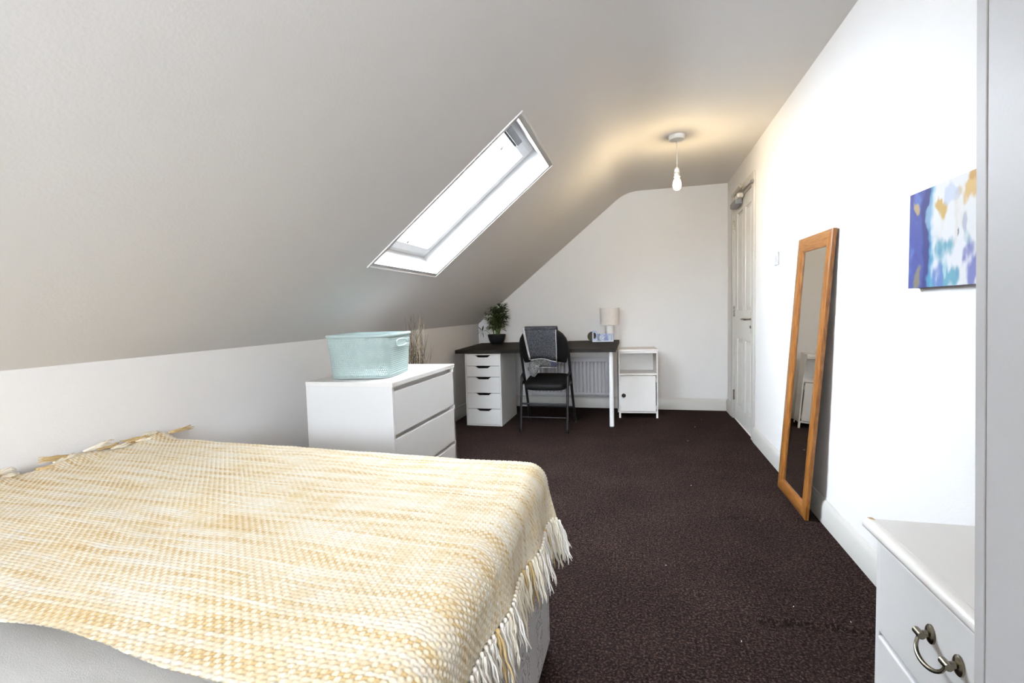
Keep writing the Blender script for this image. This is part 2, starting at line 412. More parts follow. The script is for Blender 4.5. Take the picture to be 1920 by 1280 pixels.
# ------------------------------------------------------------------ roof windows
def roof_window(name, y0, y1, label):
    w = thing(name, label, None, (slope(S0)[0], y0, slope(S0)[1]), 0, kind='structure')
    ox, oz = w.location.x, w.location.z
    def P(s, y, n):
        x, z = slope(s, n); return (x-ox, y-y0, z-oz)
    def bar(m, s0, s1, ya, yb, n0, n1):
        m.hexa([P(s0, ya, n0), P(s1, ya, n0), P(s1, yb, n0), P(s0, yb, n0), P(s0, ya, n1), P(s1, ya, n1), P(s1, yb, n1), P(s0, yb, n1)])
    def ring(m, s0, s1, ya, yb, wd, n0, n1):
        bar(m, s0, s0+wd, ya, yb, n0, n1); bar(m, s1-wd, s1, ya, yb, n0, n1)
        bar(m, s0+wd, s1-wd, ya, ya+wd, n0, n1); bar(m, s0+wd, s1-wd, yb-wd, yb, n0, n1)
    DP = 0.15
    m = MB(); ring(m, S0-0.012, S1+0.012, y0-0.012, y1+0.012, 0.012, 0.0, DP+0.06); m.build('lining', M_winframe, w)
    m = MB(); ring(m, S0-0.034, S1+0.034, y0-0.034, y1+0.034, 0.012, -0.007, 0.002); m.build('bead', M_winframe, w, bevel=0.002)
    m = MB(); ring(m, S0, S1, y0, y1, 0.035, DP, DP+0.06); m.build('frame', M_winframe, w, bevel=0.003)
    m = MB(); ring(m, S0+0.035, S1-0.035, y0+0.035, y1-0.035, 0.05, DP-0.015, DP+0.05); sash = m.build('sash', M_winframe, w, bevel=0.004)
    m = MB(); bar(m, S0+0.085, S1-0.085, y0+0.085, y1-0.085, DP+0.02, DP+0.026); m.build('pane', M_glass, sash)
    m = MB(); bar(m, S1-0.075, S1-0.035, y0+0.1, y1-0.33, DP-0.05, DP-0.02); m.build('control_bar', M_grey, w, bevel=0.004)
    m = MB(); bar(m, S1-0.088, S1-0.075, y0+0.1, y1-0.33, DP-0.04, DP-0.02); m.build('vent_slot', M_dark, w)
    m = MB(); bar(m, S1-0.16, S1-0.135, (y0+y1)/2-0.01, (y0+y1)/2+0.012, DP-0.022, DP-0.015); bar(m, S0+0.09, S0+0.11, (y0+y1)/2-0.01, (y0+y1)/2+0.012, DP-0.022, DP-0.015); m.build('catch', M_grey, w)
    return w
roof_window('window_1', *WIN[0], 'white framed roof window in the sloping ceiling over the chest of drawers')
gw = thing('window_fill', 'white framed window added behind the camera for fill light', None, ((GX0+GX1)/2, YB, GZ0), 0, kind='structure')  # unseen window, added to let fill light into the near half
g2 = (GX1-GX0)/2; gh = GZ1-GZ0
m = MB().box(-g2, -g2+0.05, -0.09, -0.03, 0, gh).box(g2-0.05, g2, -0.09, -0.03, 0, gh).box(-g2, g2, -0.09, -0.03, 0, 0.05).box(-g2, g2, -0.09, -0.03, gh-0.05, gh).box(-0.025, 0.025, -0.09, -0.03, 0.05, gh-0.05)
m.build('frame', M_winframe, gw, bevel=0.003)
for xa, xb in ((-g2+0.05, -0.025), (0.025, g2-0.05)): MB().box(xa, xb, -0.065, -0.059, 0.05, gh-0.05).build('pane', M_glass, gw)
MB().box(-g2-0.04, g2+0.04, -0.03, 0.06, -0.025, 0).build('sill', M_gloss, gw, bevel=0.004)
# ------------------------------------------------------------------ door
tr = MB()
tr.box(XR-0.002, XR+0.10, DY0-0.002, DY0+0.008, 0, DZ).box(XR-0.002, XR+0.10, DY1-0.008, DY1+0.002, 0, DZ).box(XR-0.002, XR+0.10, DY0, DY1, DZ-0.012, DZ)
def archi(m, y0, y1, z0, z1): m.box(XR-0.016, XR, y0, y1, z0, z1)
archi(tr, DY0-0.08, DY0-0.006, 0, DZ+0.075); archi(tr, DY1+0.006, DY1+0.08, 0, DZ+0.075); archi(tr, DY0-0.006, DY1+0.006, DZ+0.004, DZ+0.075)
struct('trim_1', tr, M_gloss, bevel=0.004, label='white door frame and architrave')
dr = thing('door_1', 'white moulded four panel door with closer and lever handle', None, (XR, 5.09, 0), 0, kind='structure')
LY0, LY1, LZ0, LZ1 = -0.778, 0.0, 0.008, 2.062       # leaf, local y from hinge (0) to latch side (-0.778)
pan = [(-0.70+0.02, -0.45, 1.06, 1.95), (-0.345, -0.10, 1.06, 1.95), (-0.68, -0.45, 0.15, 0.79), (-0.345, -0.10, 0.15, 0.79)]
m = MB().box(0.02, 0.045, LY0, LY1, LZ0, LZ1)
ycut = [LY0, -0.68, -0.45, -0.345, -0.10, LY1]; zcut = [LZ0, 0.15, 0.79, 1.06, 1.95, LZ1]
m.box(0.006, 0.02, ycut[0], ycut[1], LZ0, LZ1).box(0.006, 0.02, ycut[2], ycut[3], LZ0, LZ1).box(0.006, 0.02, ycut[4], ycut[5], LZ0, LZ1)
for a, b in ((0, 1), (2, 3), (4, 5)):
    for c, d in ((1, 2), (3, 4)): m.box(0.006, 0.02, ycut[c], ycut[d], zcut[a], zcut[b])
m.build('leaf', M_door, dr, bevel=0.004)
for (a, b, c, d) in pan:
    g = 0.008; e = 0.03
    vs = [(0.02, a+g, c+g), (0.02, b-g, c+g), (0.02, b-g, d-g), (0.02, a+g, d-g), (0.009, a+e, c+e), (0.009, b-e, c+e), (0.009, b-e, d-e), (0.009, a+e, d-e)]
    MB().add(vs, [(4, 7, 6, 5), (0, 4, 5, 1), (1, 5, 6, 2), (2, 6, 7, 3), (3, 7, 4, 0)]).build('panel', M_door, dr, smooth=None)
for zc_ in (1.86, 1.045, 0.235):
    h = MB().box(-0.002, 0.006, 0.001, 0.012, zc_-0.05, zc_+0.05).build('hinge', M_chrome, dr)
    h['label'] = 'satin steel butt hinge'
    k = MB()
    for q in range(5): k.tube([(-0.006, 0.004, zc_-0.05+q*0.02), (-0.006, 0.004, zc_-0.05+q*0.02+0.018)], 0.006, 10)
    k.build('knuckle', M_chrome, h)
hp = MB().box(0.0, 0.006, -0.745, -0.705, 0.865, 1.045).build('handle_plate', M_chrome, dr, bevel=0.003)
MB().tube([(0.0, -0.725, 0.985), (-0.045, -0.725, 0.985), (-0.052, -0.715, 0.985), (-0.052, -0.60, 0.983)], [0.009, 0.009, 0.01, 0.008], 12).build('lever', M_chrome, hp)
MB().tube([(0.001, -0.725, 0.92), (-0.012, -0.725, 0.92)], 0.011, 12).build('thumb_turn', M_chrome, hp)
cl = MB().box(-0.058, 0.006, -0.36, -0.10, 1.995, 2.045).build('closer_body', M_grey, dr, bevel=0.012, seg=3)
MB().tube([(-0.028, -0.10, 2.02), (-0.028, -0.075, 2.02)], 0.022, 16).build('valve_cap', M_chrome, cl)
MB().box(-0.060, -0.004, -0.46, -0.30, 2.035, 2.075).build('closer_cover', M_whitelac, cl, bevel=0.016, seg=3)
MB().tube([(-0.045, -0.17, 2.105), (-0.055, -0.60, 2.098)], [0.014, 0.016], 8).build('closer_arm', M_chrome, dr)
MB().tube([(-0.03, -0.25, 2.04), (-0.04, -0.25, 2.11)], 0.012, 10).build('closer_spindle', M_grey, dr)
MB().tube([(-0.055, -0.58, 2.085), (-0.045, -0.60, 2.055), (-0.026, -0.865, 2.066)], 0.006, 8).build('closer_rod', M_grey, dr)
MB().box(-0.034, -0.016, -0.885, -0.84, 2.055, 2.078).build('closer_shoe', M_grey, dr, bevel=0.002)

# ------------------------------------------------------------------ bed
BX0, BX1, BY0, BY1 = -1.812, -0.288, -0.52, 1.500
bw, bl = BX1-BX0, BY1-BY0
bc = ((BX0+BX1)/2, (BY0+BY1)/2)
def rbox(m, x0, x1, y0, y1, z0, z1, r, n=6):
    """box with rounded plan corners"""
    pts = []
    for (cx, cy_, a0) in ((x1-r, y1-r, 0), (x0+r, y1-r, 90), (x0+r, y0+r, 180), (x1-r, y0+r, 270)):
        for k in range(n+1):
            a = math.radians(a0+90*k/n); pts.append((cx+r*math.cos(a), cy_+r*math.sin(a), z0))
    return m.prism(pts, (0, 0, z1-z0))
bed = thing('divan_bed', 'white damask divan bed base under the mattress, beside the low left wall', 'bed', (bc[0], bc[1], 0))
rbox(MB(), -bw/2, bw/2, -bl/2, bl/2, 0.035, 0.33, 0.03).build('base', M_damask, bed, bevel=0.01)
for sx_ in (-1, 1):
    for sy_ in (-1, 0, 1):
        MB().lathe([(0.02, 0), (0.026, 0.004), (0.026, 0.022), (0.018, 0.036)], 16, (sx_*(bw/2-0.12), sy_*(bl/2-0.14), 0)).build('glide', M_dark, bed)
matt = thing('mattress', 'thick white damask mattress lying on the divan base', 'mattress', (bc[0], bc[1], 0.33))
rbox(MB(), -bw/2+0.002, bw/2-0.002, -bl/2+0.002, bl/2-0.002, 0.0, 0.262, 0.05).build('body', M_damask, matt, bevel=0.03, seg=4)
for zz in (0.012, 0.245):
    p = []
    for (cx, cy_, a0) in ((bw/2-0.05, bl/2-0.05, 0), (-bw/2+0.05, bl/2-0.05, 90), (-bw/2+0.05, -bl/2+0.05, 180), (bw/2-0.05, -bl/2+0.05, 270)):
        for k in range(7):
            a = math.radians(a0+90*k/6); p.append((cx+0.049*math.cos(a), cy_+0.049*math.sin(a), zz))
    p.append(p[0]); MB().tube(p, 0.004, 6).build('piping', M_white, matt)

# fitted sheet: rounded sheet over the mattress with soft wrinkles
def drape(a, b, A0, A1, B1, r, ztop):
    """flat cloth coordinates (a, b) bent down over the right (A1) and foot (B1) edges with radius r"""
    da = np.maximum(0, a-A1); db = np.maximum(0, b-B1); d = np.hypot(da, db); ds = np.maximum(d, 1e-9)
    th = np.minimum(d/r, np.pi/2); rest = np.maximum(0, d-r*np.pi/2)
    out = r*np.sin(th); down = r*(1-np.cos(th))+rest
    X = np.minimum(a, A1)+out*da/ds; Y = np.minimum(b, B1)+out*db/ds
    return X, Y, ztop-down, rest
au = np.linspace(BX0+0.004, BX1-0.05+0.12, 120); bv = np.linspace(BY0+0.02, BY1-0.05+0.12, 130)
ga, gb = np.meshgrid(au, bv, indexing='ij')
X, Y, Z, rest = drape(ga, gb, BX0, BX1-0.045, BY1-0.045, 0.048, 0.6045)
wr_ = fbm(ga*1.0, gb*2.2, 3.5, 3, 3.3)
Z = Z + 0.004*wr_*(rest <= 0)
so = np_mesh('bed_sheet', np.stack([X, Y, Z], -1).reshape(-1, 3), grid_quads(len(au), len(bv)), M_sheet)
sm = so.modifiers.new('thick', 'SOLIDIFY'); sm.thickness = 0.003; sm.offset = -1
tag(so, 'plain pale grey sheet stretched over the mattress, showing at the near end', 'sheet')

# woven throw with real basket-weave relief
thr = thing('throw_blanket', 'chunky cream and mustard woven throw with tassels spread across the bed', 'blanket', (0, 0, 0))
P = WEAVE
TA0, TA1 = BX0+0.012, BX1+0.008-0.062
NU = 800; NV = 520
uu = np.linspace(0, 1, NU); vv = np.linspace(0, 1, NV)
gu, gv = np.meshgrid(uu, vv, indexing='ij')
OV = 0.150 + 0.055*gv                       # drop past the right edge
a = TA0 + gu*(TA1 + OV - TA0)
b0 = 0.500 + 0.010*np.sin(a*5.0+0.4) + 0.006*np.sin(a*13)
b = b0 + gv*(BY1-0.05+0.17 - b0)
X, Y, Z, rest = drape(a, b, TA0, TA1, BY1+0.012-0.07, 0.062, 0.6225)
lf = fbm(gu[::10, ::10]*2.2, gv[::10, ::10]*1.6, 2.6, 3, 9.1)
from_u = np.linspace(0, lf.shape[0]-1, NU); from_v = np.linspace(0, lf.shape[1]-1, NV)
i0 = np.clip(from_u.astype(int), 0, lf.shape[0]-2); j0 = np.clip(from_v.astype(int), 0, lf.shape[1]-2)
fu = (from_u-i0)[:, None]; fv = (from_v-j0)[None, :]
LF = lf[i0][:, j0]*(1-fu)*(1-fv)+lf[i0+1][:, j0]*fu*(1-fv)+lf[i0][:, j0+1]*(1-fu)*fv+lf[i0+1][:, j0+1]*fu*fv
flat = np.clip(1-rest/0.03, 0, 1)
Z = Z + 0.006*(LF+0.4)*flat + 0.026*np.clip((TA1-a)/1.5, 0, 1) + 0.02*np.exp(-((a-TA0)/0.04)**2)*(0.7+0.5*np.sin(b*23))
X = X + np.clip(rest/0.12, 0, 1)*(0.012*np.sin(b*21+1)+0.020*gv)
UM, VM = (a-TA0), (b-0.5)
cu = UM/P; cv = VM/P
fu_ = cu-np.floor(cu); fv_ = cv-np.floor(cv)
par = (np.floor(cu)+np.floor(cv)) % 2
hx = np.sqrt(np.clip(1-(2*fu_-1)**2*0.92, 0, 1)); hy = np.sqrt(np.clip(1-(2*fv_-1)**2*0.92, 0, 1))
H = 0.0026*hx*hy*(0.75+0.45*par)
V3 = np.stack([X, Y, Z], -1)
du = np.gradient(V3, axis=0); dv = np.gradient(V3, axis=1)
nn = np.cross(du, dv); nn /= np.linalg.norm(nn, axis=-1, keepdims=True)+1e-12
V3 = V3 + nn*H[..., None]
np_mesh('woven_cloth', V3.reshape(-1, 3), grid_quads(NU, NV), M_throw, thr, uv=np.stack([UM+5, VM+5], -1).reshape(-1, 2))

def tassel_mesh(k):
    r = random.Random(k); m = MB(); n = r.randint(6, 9); ln = r.uniform(0.095, 0.125)
    m.lathe([(0.001, 0.003), (0.004, 0.001), (0.0045, -0.005), (0.003, -0.010)], 8)
    for s in range(n):
        an = 2*math.pi*s/n + r.uniform(-.4, .4); sp_ = r.uniform(0.002, 0.012); L_ = ln*r.uniform(0.82, 1.08); ph = r.uniform(0, 6)
        pts = []
        for q in range(7):
            t = q/6; w = 0.0022*math.sin(ph+t*11)
            pts.append((math.cos(an)*(0.003+sp_*t)+w, math.sin(an)*(0.003+sp_*t*0.6)+w*0.6, -0.006-L_*t))
        m.tube(pts, [0.0018, 0.0021, 0.0023, 0.0022, 0.0021, 0.0019, 0.0012], 5)
    me = bpy.data.meshes.new('tassel'); me.from_pydata(m.v, [], m.f); me.update(); me.shade_smooth()
    me.materials.append(M_yarn[(2, 1, 0, 2, 0, 2, 0, 1, 2)[k]])
    return me
TM = [tassel_mesh(k) for k in range(9)]
hem = V3[-1]                                # right hem, near to far
hl = np.concatenate([[0], np.cumsum(np.linalg.norm(np.diff(hem, axis=0), axis=1))])
sdist = 0.006
k = 0
while sdist < hl[-1]:
    p = [np.interp(sdist, hl, hem[:, c]) for c in range(3)]
    o = bpy.data.objects.new('tassel', TM[random.choice((0, 2, 3, 4, 5, 6, 8, 0, 2, 1))]); COL.objects.link(o); o.parent = thr
    o.location = (p[0]+0.004, p[1], p[2]+0.002)
    far = max(0, min(1, (p[1]-1.25)/0.3))
    o.rotation_euler = (random.uniform(-0.16, 0.16), -random.uniform(0.06, 0.20)-0.12*far, random.uniform(0, 0.6))
    o.scale = (1, 1, random.uniform(0.85, 1.12))
    sdist += random.uniform(0.016, 0.024); k += 1
left = V3[0]
for q in range(24):                          # tassels bunched up where the throw meets the wall
    i = int((q+0.5)/24*(NV*0.93)); p = left[i]
    o = bpy.data.objects.new('tassel', TM[(1, 2, 7, 4)[q % 4]]); COL.objects.link(o); o.parent = thr
    o.location = (p[0]+0.012, p[1], p[2]+0.006)
    o.rotation_euler = (math.radians(random.choice((-1, 1))*random.uniform(80, 100)), random.uniform(-0.25, 0.0), random.uniform(-0.2, 0.2))
    o.scale = (1, 1, random.uniform(0.5, 0.9))

# ------------------------------------------------------------------ chest of drawers by the roof window
CX0, CX1, CY0, CY1 = -1.620, -1.1405, 2.074, 2.874
ch = thing('chest_of_drawers', 'white three drawer chest standing at the foot of the bed below the roof window', 'chest', ((CX0+CX1)/2, (CY0+CY1)/2, 0))
w2, l2 = (CX1-CX0)/2, (CY1-CY0)/2
M_satin = mat('satin_white_top', (244, 243, 240), 0.16, 0.008, 9)
MB().box(-w2, w2+0.003, -l2-0.002, l2+0.002, 0.757, 0.780).build('top_panel', M_satin, ch, bevel=0.0015)
MB().box(-w2, w2-0.001, -l2, -l2+0.018, 0.0, 0.757).build('side_panel', M_white, ch, bevel=0.001)
MB().box(-w2, w2-0.001, l2-0.018, l2, 0.0, 0.757).build('side_panel', M_white, ch, bevel=0.001)
MB().box(-w2, -w2+0.006, -l2+0.018, l2-0.018, 0.0, 0.757).box(-w2+0.006, w2-0.03, -l2+0.018, l2-0.018, 0.03, 0.05).build('back_panel', M_white, ch)
MB().box(w2-0.05, w2-0.035, -l2+0.018, l2-0.018, 0.0, 0.757).build('inner_rail', M_white, ch)
for (z0, z1) in ((0.523, 0.732), (0.293, 0.499), (0.062, 0.269)):
    MB().box(w2-0.019, w2-0.001, -l2+0.020, l2-0.002, z0, z1).build('drawer', M_white, ch, bevel=0.0015)

# ------------------------------------------------------------------ perforated storage basket
BKW, BKL, BKH = 0.340, 0.405, 0.224
bk = thing('storage_basket', 'pale mint green perforated plastic basket on the white chest of drawers', 'basket', (-1.415, 2.361, 0.7815), 0.165)
M_mint = mat('mint_plastic', (182, 201, 199), 0.4, 0.02, 12)
NC, NRW = 132, 20
def rrect(t, w, l, r):
    """point at fraction t round a rounded rectangle"""
    sx_, sy_ = w-2*r, l-2*r; arc = math.pi*r/2; tot = 2*(sx_+sy_)+4*arc; d = (t % 1)*tot
    segs = [(sx_, 0), (arc, 1), (sy_, 2), (arc, 3), (sx_, 4), (arc, 5), (sy_, 6), (arc, 7)]
    for ln, kx in segs:
        if d <= ln or kx == 7:
            if kx == 0: return (-sx_/2+d, -l/2)
            if kx == 2: return (w/2, -sy_/2+d)
            if kx == 4: return (sx_/2-d, l/2)
            if kx == 6: return (-w/2, sy_/2-d)
            a0 = {1: -90, 3: 0, 5: 90, 7: 180}[kx]; an = math.radians(a0)+d/r
            cx = {1: sx_/2, 3: sx_/2, 5: -sx_/2, 7: -sx_/2}[kx]; cyy = {1: -sy_/2, 3: sy_/2, 5: sy_/2, 7: -sy_/2}[kx]
            return (cx+r*math.cos(an), cyy+r*math.sin(an))
        d -= ln
def bkp(c, h):
    f = 0.92+0.08*h
    x, y = rrect(c/NC, BKW*f, BKL*f, 0.055); return (x, y, 0.008+h*(BKH-0.014))
mb = MB()
for rw in range(NRW):
    for c in range(NC):
        off = 0.5*(rw % 2)
        h0, h1 = rw/NRW, (rw+1)/NRW; hm = (h0+h1)/2
        solid = rw in (0, NRW-1)
        q = [bkp(c+off, h0), bkp(c+1+off, h0), bkp(c+1+off, h1), bkp(c+off, h1)]
        if solid: mb.add(q, [(0, 1, 2, 3)]); continue
        e = 0.25
        def inn(fx, fy): return bkp(c+off+fx, h0+(h1-h0)*fy)
        i4 = [inn(0.5, 0.10), inn(0.87, 0.5), inn(0.5, 0.90), inn(0.13, 0.5)]
        mb.add(q+i4, [(0, 1, 5, 4), (1, 2, 6, 5), (2, 3, 7, 6), (3, 0, 4, 7)])
o = mb.build('perforated_wall', M_mint, bk, smooth=60)
s = o.modifiers.new('thick', 'SOLIDIFY'); s.thickness = 0.0022; s.offset = -1
mb = MB(); pts = [rrect(k/96, BKW*0.92, BKL*0.92, 0.055) for k in range(96)]
mb.prism([(x, y, 0.001) for x, y in pts], (0, 0, 0.008)).build('bottom', M_mint, bk)
mb = MB(); n = 96
for (f, z) in ((0.995, BKH-0.014), (1.02, BKH-0.012), (1.03, BKH-0.004), (1.02, BKH), (0.985, BKH), (0.98, BKH-0.014)):
    for k in range(n): x, y = rrect(k/n, BKW*f, BKL*f, 0.055*f); mb.v.append((x, y, z))
for i in range(6):
    for k in range(n): mb.f.append((i*n+k, i*n+(k+1) % n, ((i+1) % 6)*n+(k+1) % n, ((i+1) % 6)*n+k))
mb.build('rim', M_mint, bk, smooth=50)
for sg in (-1, 1):
    hx_ = sg*(BKW/2*0.978+0.0015); pts = []
    for k in range(24):
        an = 2*math.pi*k/24; ca, sa = math.cos(an), math.sin(an)
        pts.append((hx_, math.copysign(abs(ca)**0.6, ca)*0.085, 0.172+math.copysign(abs(sa)**0.7, sa)*0.019))
    MB().prism(pts, (sg*0.003, 0, 0)).build('handle_panel', M_mint, bk)
    MB().tube([(p[0]+sg*0.003, p[1], p[2]) for p in pts+[pts[0]]], 0.0035, 6).build('handle_rim', M_mint, bk)

# ------------------------------------------------------------------ tall vase of dried grass behind the chest
M_vase = mat('slate_glaze', (52, 56, 66), 0.35, 0.1, 12)
M_twig = [mat('dry_twig', (104, 90, 72), 0.9, 0.2, 40), mat('dark_twig', (74, 62, 52), 0.9, 0.2, 40), mat('straw', (196, 180, 150), 0.9, 0.1, 40)]
vs = thing('floor_vase', 'tall slate vase standing on the floor behind the white chest', 'vase', (-1.50, 3.10, 0))
MB().lathe([(0.06, 0), (0.085, 0.02), (0.1, 0.2), (0.085, 0.45), (0.055, 0.64), (0.06, 0.70), (0.066, 0.715), (0.06, 0.715), (0.05, 0.64), (0.075, 0.4), (0.02, 0.1)], 32).build('body', M_vase, vs)
dg = thing('dried_grass', 'bundle of dry brown twigs and grasses standing in the vase behind the basket', 'dried flowers', (-1.50, 3.10, 0.2))
rt = random.Random(4)
for k in range(80):
    x0, y0 = rt.uniform(-0.028, 0.028), rt.uniform(-0.028, 0.028)
    sprd = rt.choice((0.25, 0.5, 0.8, 1.3)); lean = rt.gauss(-0.01, 0.05)*sprd
    top = rt.uniform(0.62, 0.90); bend = rt.gauss(0, 0.03)
    pts = []
    for q in range(7):
        t = q/6
        pts.append((x0+lean*t*t+bend*math.sin(t*3)+rt.uniform(-.003, .003), y0*(1-t)+rt.uniform(-0.03, 0.03)*t, 0.02+top*t))
    m = MB().tube(pts, [0.0022, 0.002, 0.002, 0.0018, 0.0014, 0.001, 0.0005], 4)
    for br in range(rt.randint(1, 3)):
        i = rt.randint(2, 5); p = Vector(pts[i]); d = Vector((rt.uniform(-1, 1)*0.5, rt.uniform(-.3, .3), 1)).normalized()
        L_ = rt.uniform(0.05, 0.13); m.tube([p, p+d*L_*0.5+Vector((0.004, 0, 0)), p+d*L_], [0.0012, 0.001, 0.0004], 4)
    m.build('twig', M_twig[rt.choice((0, 0, 1, 1, 2))], dg)

# ------------------------------------------------------------------ radiator under the desk
rad = thing('radiator', 'white ribbed panel radiator on the end wall under the desk', 'radiator', (-0.75, D-0.06, 0.14))
mb = MB(); nr = 21; x0, x1 = -0.43, 0.43; pr = []
step = (x1-x0)/nr
mb_pts = []
for k in range(nr):
    xx = x0+k*step
    mb_pts += [(xx, 0.0), (xx+step*0.18, -0.012), (xx+step*0.72, -0.012), (xx+step*0.9, 0.0)]
mb_pts.append((x1, 0.0))
poly = [(x, y, 0.04) for x, y in mb_pts]+[(x1, 0.012, 0.04), (x0, 0.012, 0.04)]
mb.prism(poly, (0, 0, 0.345)).box(x0, x1, -0.008, 0.012, 0.015, 0.04).box(x0, x1, -0.008, 0.012, 0.385, 0.42)
mb.build('ribbed_panel', M_rad, rad, bevel=0.002)
for xa in (x0-0.006, x1): MB().box(xa, xa+0.006, -0.015, 0.05, 0.01, 0.43).build('side_cover', M_rad, rad)
mb = MB()
for k in range(44):
    xx = x0+0.01+k*(x1-x0-0.02)/43; mb.box(xx-0.003, xx+0.003, -0.012, 0.048, 0.421, 0.428)
mb.box(x0, x1, -0.013, -0.009, 0.421, 0.43).box(x0, x1, 0.046, 0.05, 0.421, 0.43).build('top_grille', M_rad, rad)
MB().tube([(x0-0.02, 0.03, 0.0), (x1+0.03, 0.03, 0.0)], 0.009, 10).tube([(x1+0.03, 0.03, 0.0), (x1+0.03, 0.03, 0.03), (x1, 0.03, 0.05)], 0.008, 8).build('pipe', M_rad, rad)

# ------------------------------------------------------------------ desk
def desk_z(x, y):                       # slightly uneven desk top
    u = (x+1.755)/1.55; v = (y-4.46)/0.84
    return (0.737*(1-u)+0.744*u)*(1-v)+(0.750*(1-u)+0.770*u)*v
DX0, DX1, DYF, DYK = -1.755, -0.2045, 4.46, 5.30
dk = thing('desk', 'black brown desk top on white round legs in front of the radiator', 'desk', ((DX0+DX1)/2, (DYF+DYK)/2, 0))
ox, oy = dk.location.x, dk.location.y
cs = [(DX0, DYF), (DX1, DYF), (DX1, DYK), (DX0, DYK)]
MB().hexa([(x-ox, y-oy, desk_z(x, y)-0.034) for x, y in cs]+[(x-ox, y-oy, desk_z(x, y)) for x, y in cs]).build('desk_top', M_blackwood, dk, bevel=0.002)
for (lx, ly) in ((-0.252, 4.545), (-0.288, 5.22)):
    zt = desk_z(lx, ly)-0.034
    lg = MB().tube([(lx-ox, ly-oy, 0.012), (lx-ox, ly-oy, zt-0.006)], 0.0205, 20).build('leg', M_pvc, dk)
    MB().lathe([(0.016, 0), (0.019, 0.003), (0.019, 0.013)], 16, (lx-ox, ly-oy, 0)).build('foot', M_dark, lg)
    MB().box(lx-ox-0.04, lx-ox+0.04, ly-oy-0.04, ly-oy+0.04, zt-0.008, zt).build('mounting_plate', M_pvc, lg)

# drawer unit
AX, AY = -1.6436, 4.4352
dw = thing('drawer_unit', 'narrow white five drawer unit with notched pulls supporting the left of the desk', 'drawer unit', (AX+0.18, AY, 0))
MB().box(-0.18, -0.168, 0, 0.58, 0, 0.70).build('side_panel', M_white, dw, bevel=0.001)
MB().box(0.168, 0.18, 0, 0.58, 0, 0.70).build('side_panel', M_white, dw, bevel=0.001)
MB().box(-0.168, 0.168, 0, 0.58, 0.690, 0.70).build('top_panel', M_white, dw, bevel=0.001)
MB().box(-0.168, 0.168, 0.0, 0.58, 0.0, 0.011).build('bottom_panel', M_white, dw, bevel=0.001)
MB().box(-0.168, 0.168, 0.57, 0.58, 0.011, 0.69).build('back_panel', M_white, dw)
for (z0, z1) in ((0.585, 0.688), (0.4775, 0.583), (0.3215, 0.4755), (0.1675, 0.3195), (0.0135, 0.1655)):
    g = 0.002
    poly = [(-0.166, 0.002, z0+g), (0.166, 0.002, z0+g), (0.166, 0.002, z1), (0.078, 0.002, z1), (0.048, 0.002, z1-0.021), (-0.048, 0.002, z1-0.021), (-0.078, 0.002, z1), (-0.166, 0.002, z1)]
    d = MB().prism(poly, (0, 0.016, 0)).build('drawer', M_white, dw, bevel=0.0008)
    zz = z1-0.03
    MB().box(-0.16, 0.16, 0.018, 0.55, z0+0.006, z0+0.014).box(-0.16, -0.154, 0.018, 0.55, z0+0.01, zz).box(0.154, 0.16, 0.018, 0.55, z0+0.01, zz).box(-0.16, 0.16, 0.545, 0.55, z0+0.01, zz).build('drawer_box', M_dark, d)

# ------------------------------------------------------------------ bedside cabinet by the desk
nt_ = thing('bedside_cabinet', 'white cabinet with open shelf above a knobbed door at the desk end', 'cabinet', (-0.202, 4.952, 0), math.radians(5))
W_, DP_, HT = 0.380, 0.29, 0.693
MB().box(0, 0.012, 0, DP_, 0.05, HT-0.018).build('side_panel', M_whitelac, nt_, bevel=0.002)
MB().box(W_-0.012, W_, 0, DP_, 0.05, HT-0.018).build('side_panel', M_whitelac, nt_, bevel=0.002)
MB().box(-0.004, W_+0.004, -0.004, DP_, HT-0.026, HT).build('top_panel', M_whitelac, nt_, bevel=0.005)
MB().box(0.012, W_-0.012, DP_-0.008, DP_, 0.05, HT-0.026).build('back_panel', M_whitelac, nt_)
MB().box(0.012, W_-0.012, 0.002, DP_-0.008, 0.432, 0.452).build('shelf', M_whitelac, nt_, bevel=0.003)
MB().box(0.012, W_-0.012, 0.002, DP_-0.008, 0.05, 0.066).build('bottom_panel', M_whitelac, nt_, bevel=0.002)
MB().box(0.012, W_-0.012, 0.0, 0.014, HT-0.04, HT-0.026).build('top_rail', M_whitelac, nt_)
for lx in (0.0, W_-0.018):
    for ly in (0.0, DP_-0.018):
        MB().box(lx, lx+0.018, ly, ly+0.018, 0.0, 0.052).build('leg', M_whitelac, nt_, bevel=0.001)
nd = MB().box(0.014, W_-0.022, -0.004, 0.012, 0.070, 0.428).build('door', M_whitelac, nt_, bevel=0.003)
kn = MB()
kn.tube([(0.046, -0.004, 0.232), (0.046, -0.018, 0.232)], [0.010, 0.008], 14).tube([(0.046, -0.018, 0.232), (0.046, -0.022, 0.232), (0.046, -0.030, 0.232), (0.046, -0.033, 0.232)], [0.014, 0.021, 0.020, 0.012], 18)
k_ = kn.build('knob', M_black, nd); k_['label'] = 'round black knob with silver studs'
mb = MB()
for q in range(5):
    an = 2*math.pi*q/5; mb.lathe([(0.0035, 0), (0.003, 0.002), (0.0001, 0.003)], 8)
    n8 = len(mb.v)
    for i in range(n8-24, n8):
        x, y, z = mb.v[i]; mb.v[i] = (0.046+0.012*math.cos(an)+x, -0.0325-z, 0.232+0.012*math.sin(an)+y)
mb.build('stud', M_chrome, nd)
for hz in (0.11, 0.385): MB().tube([(W_-0.016, -0.004, hz-0.02), (W_-0.016, -0.004, hz+0.02)], 0.005, 8).build('hinge', M_whitelac, nd)

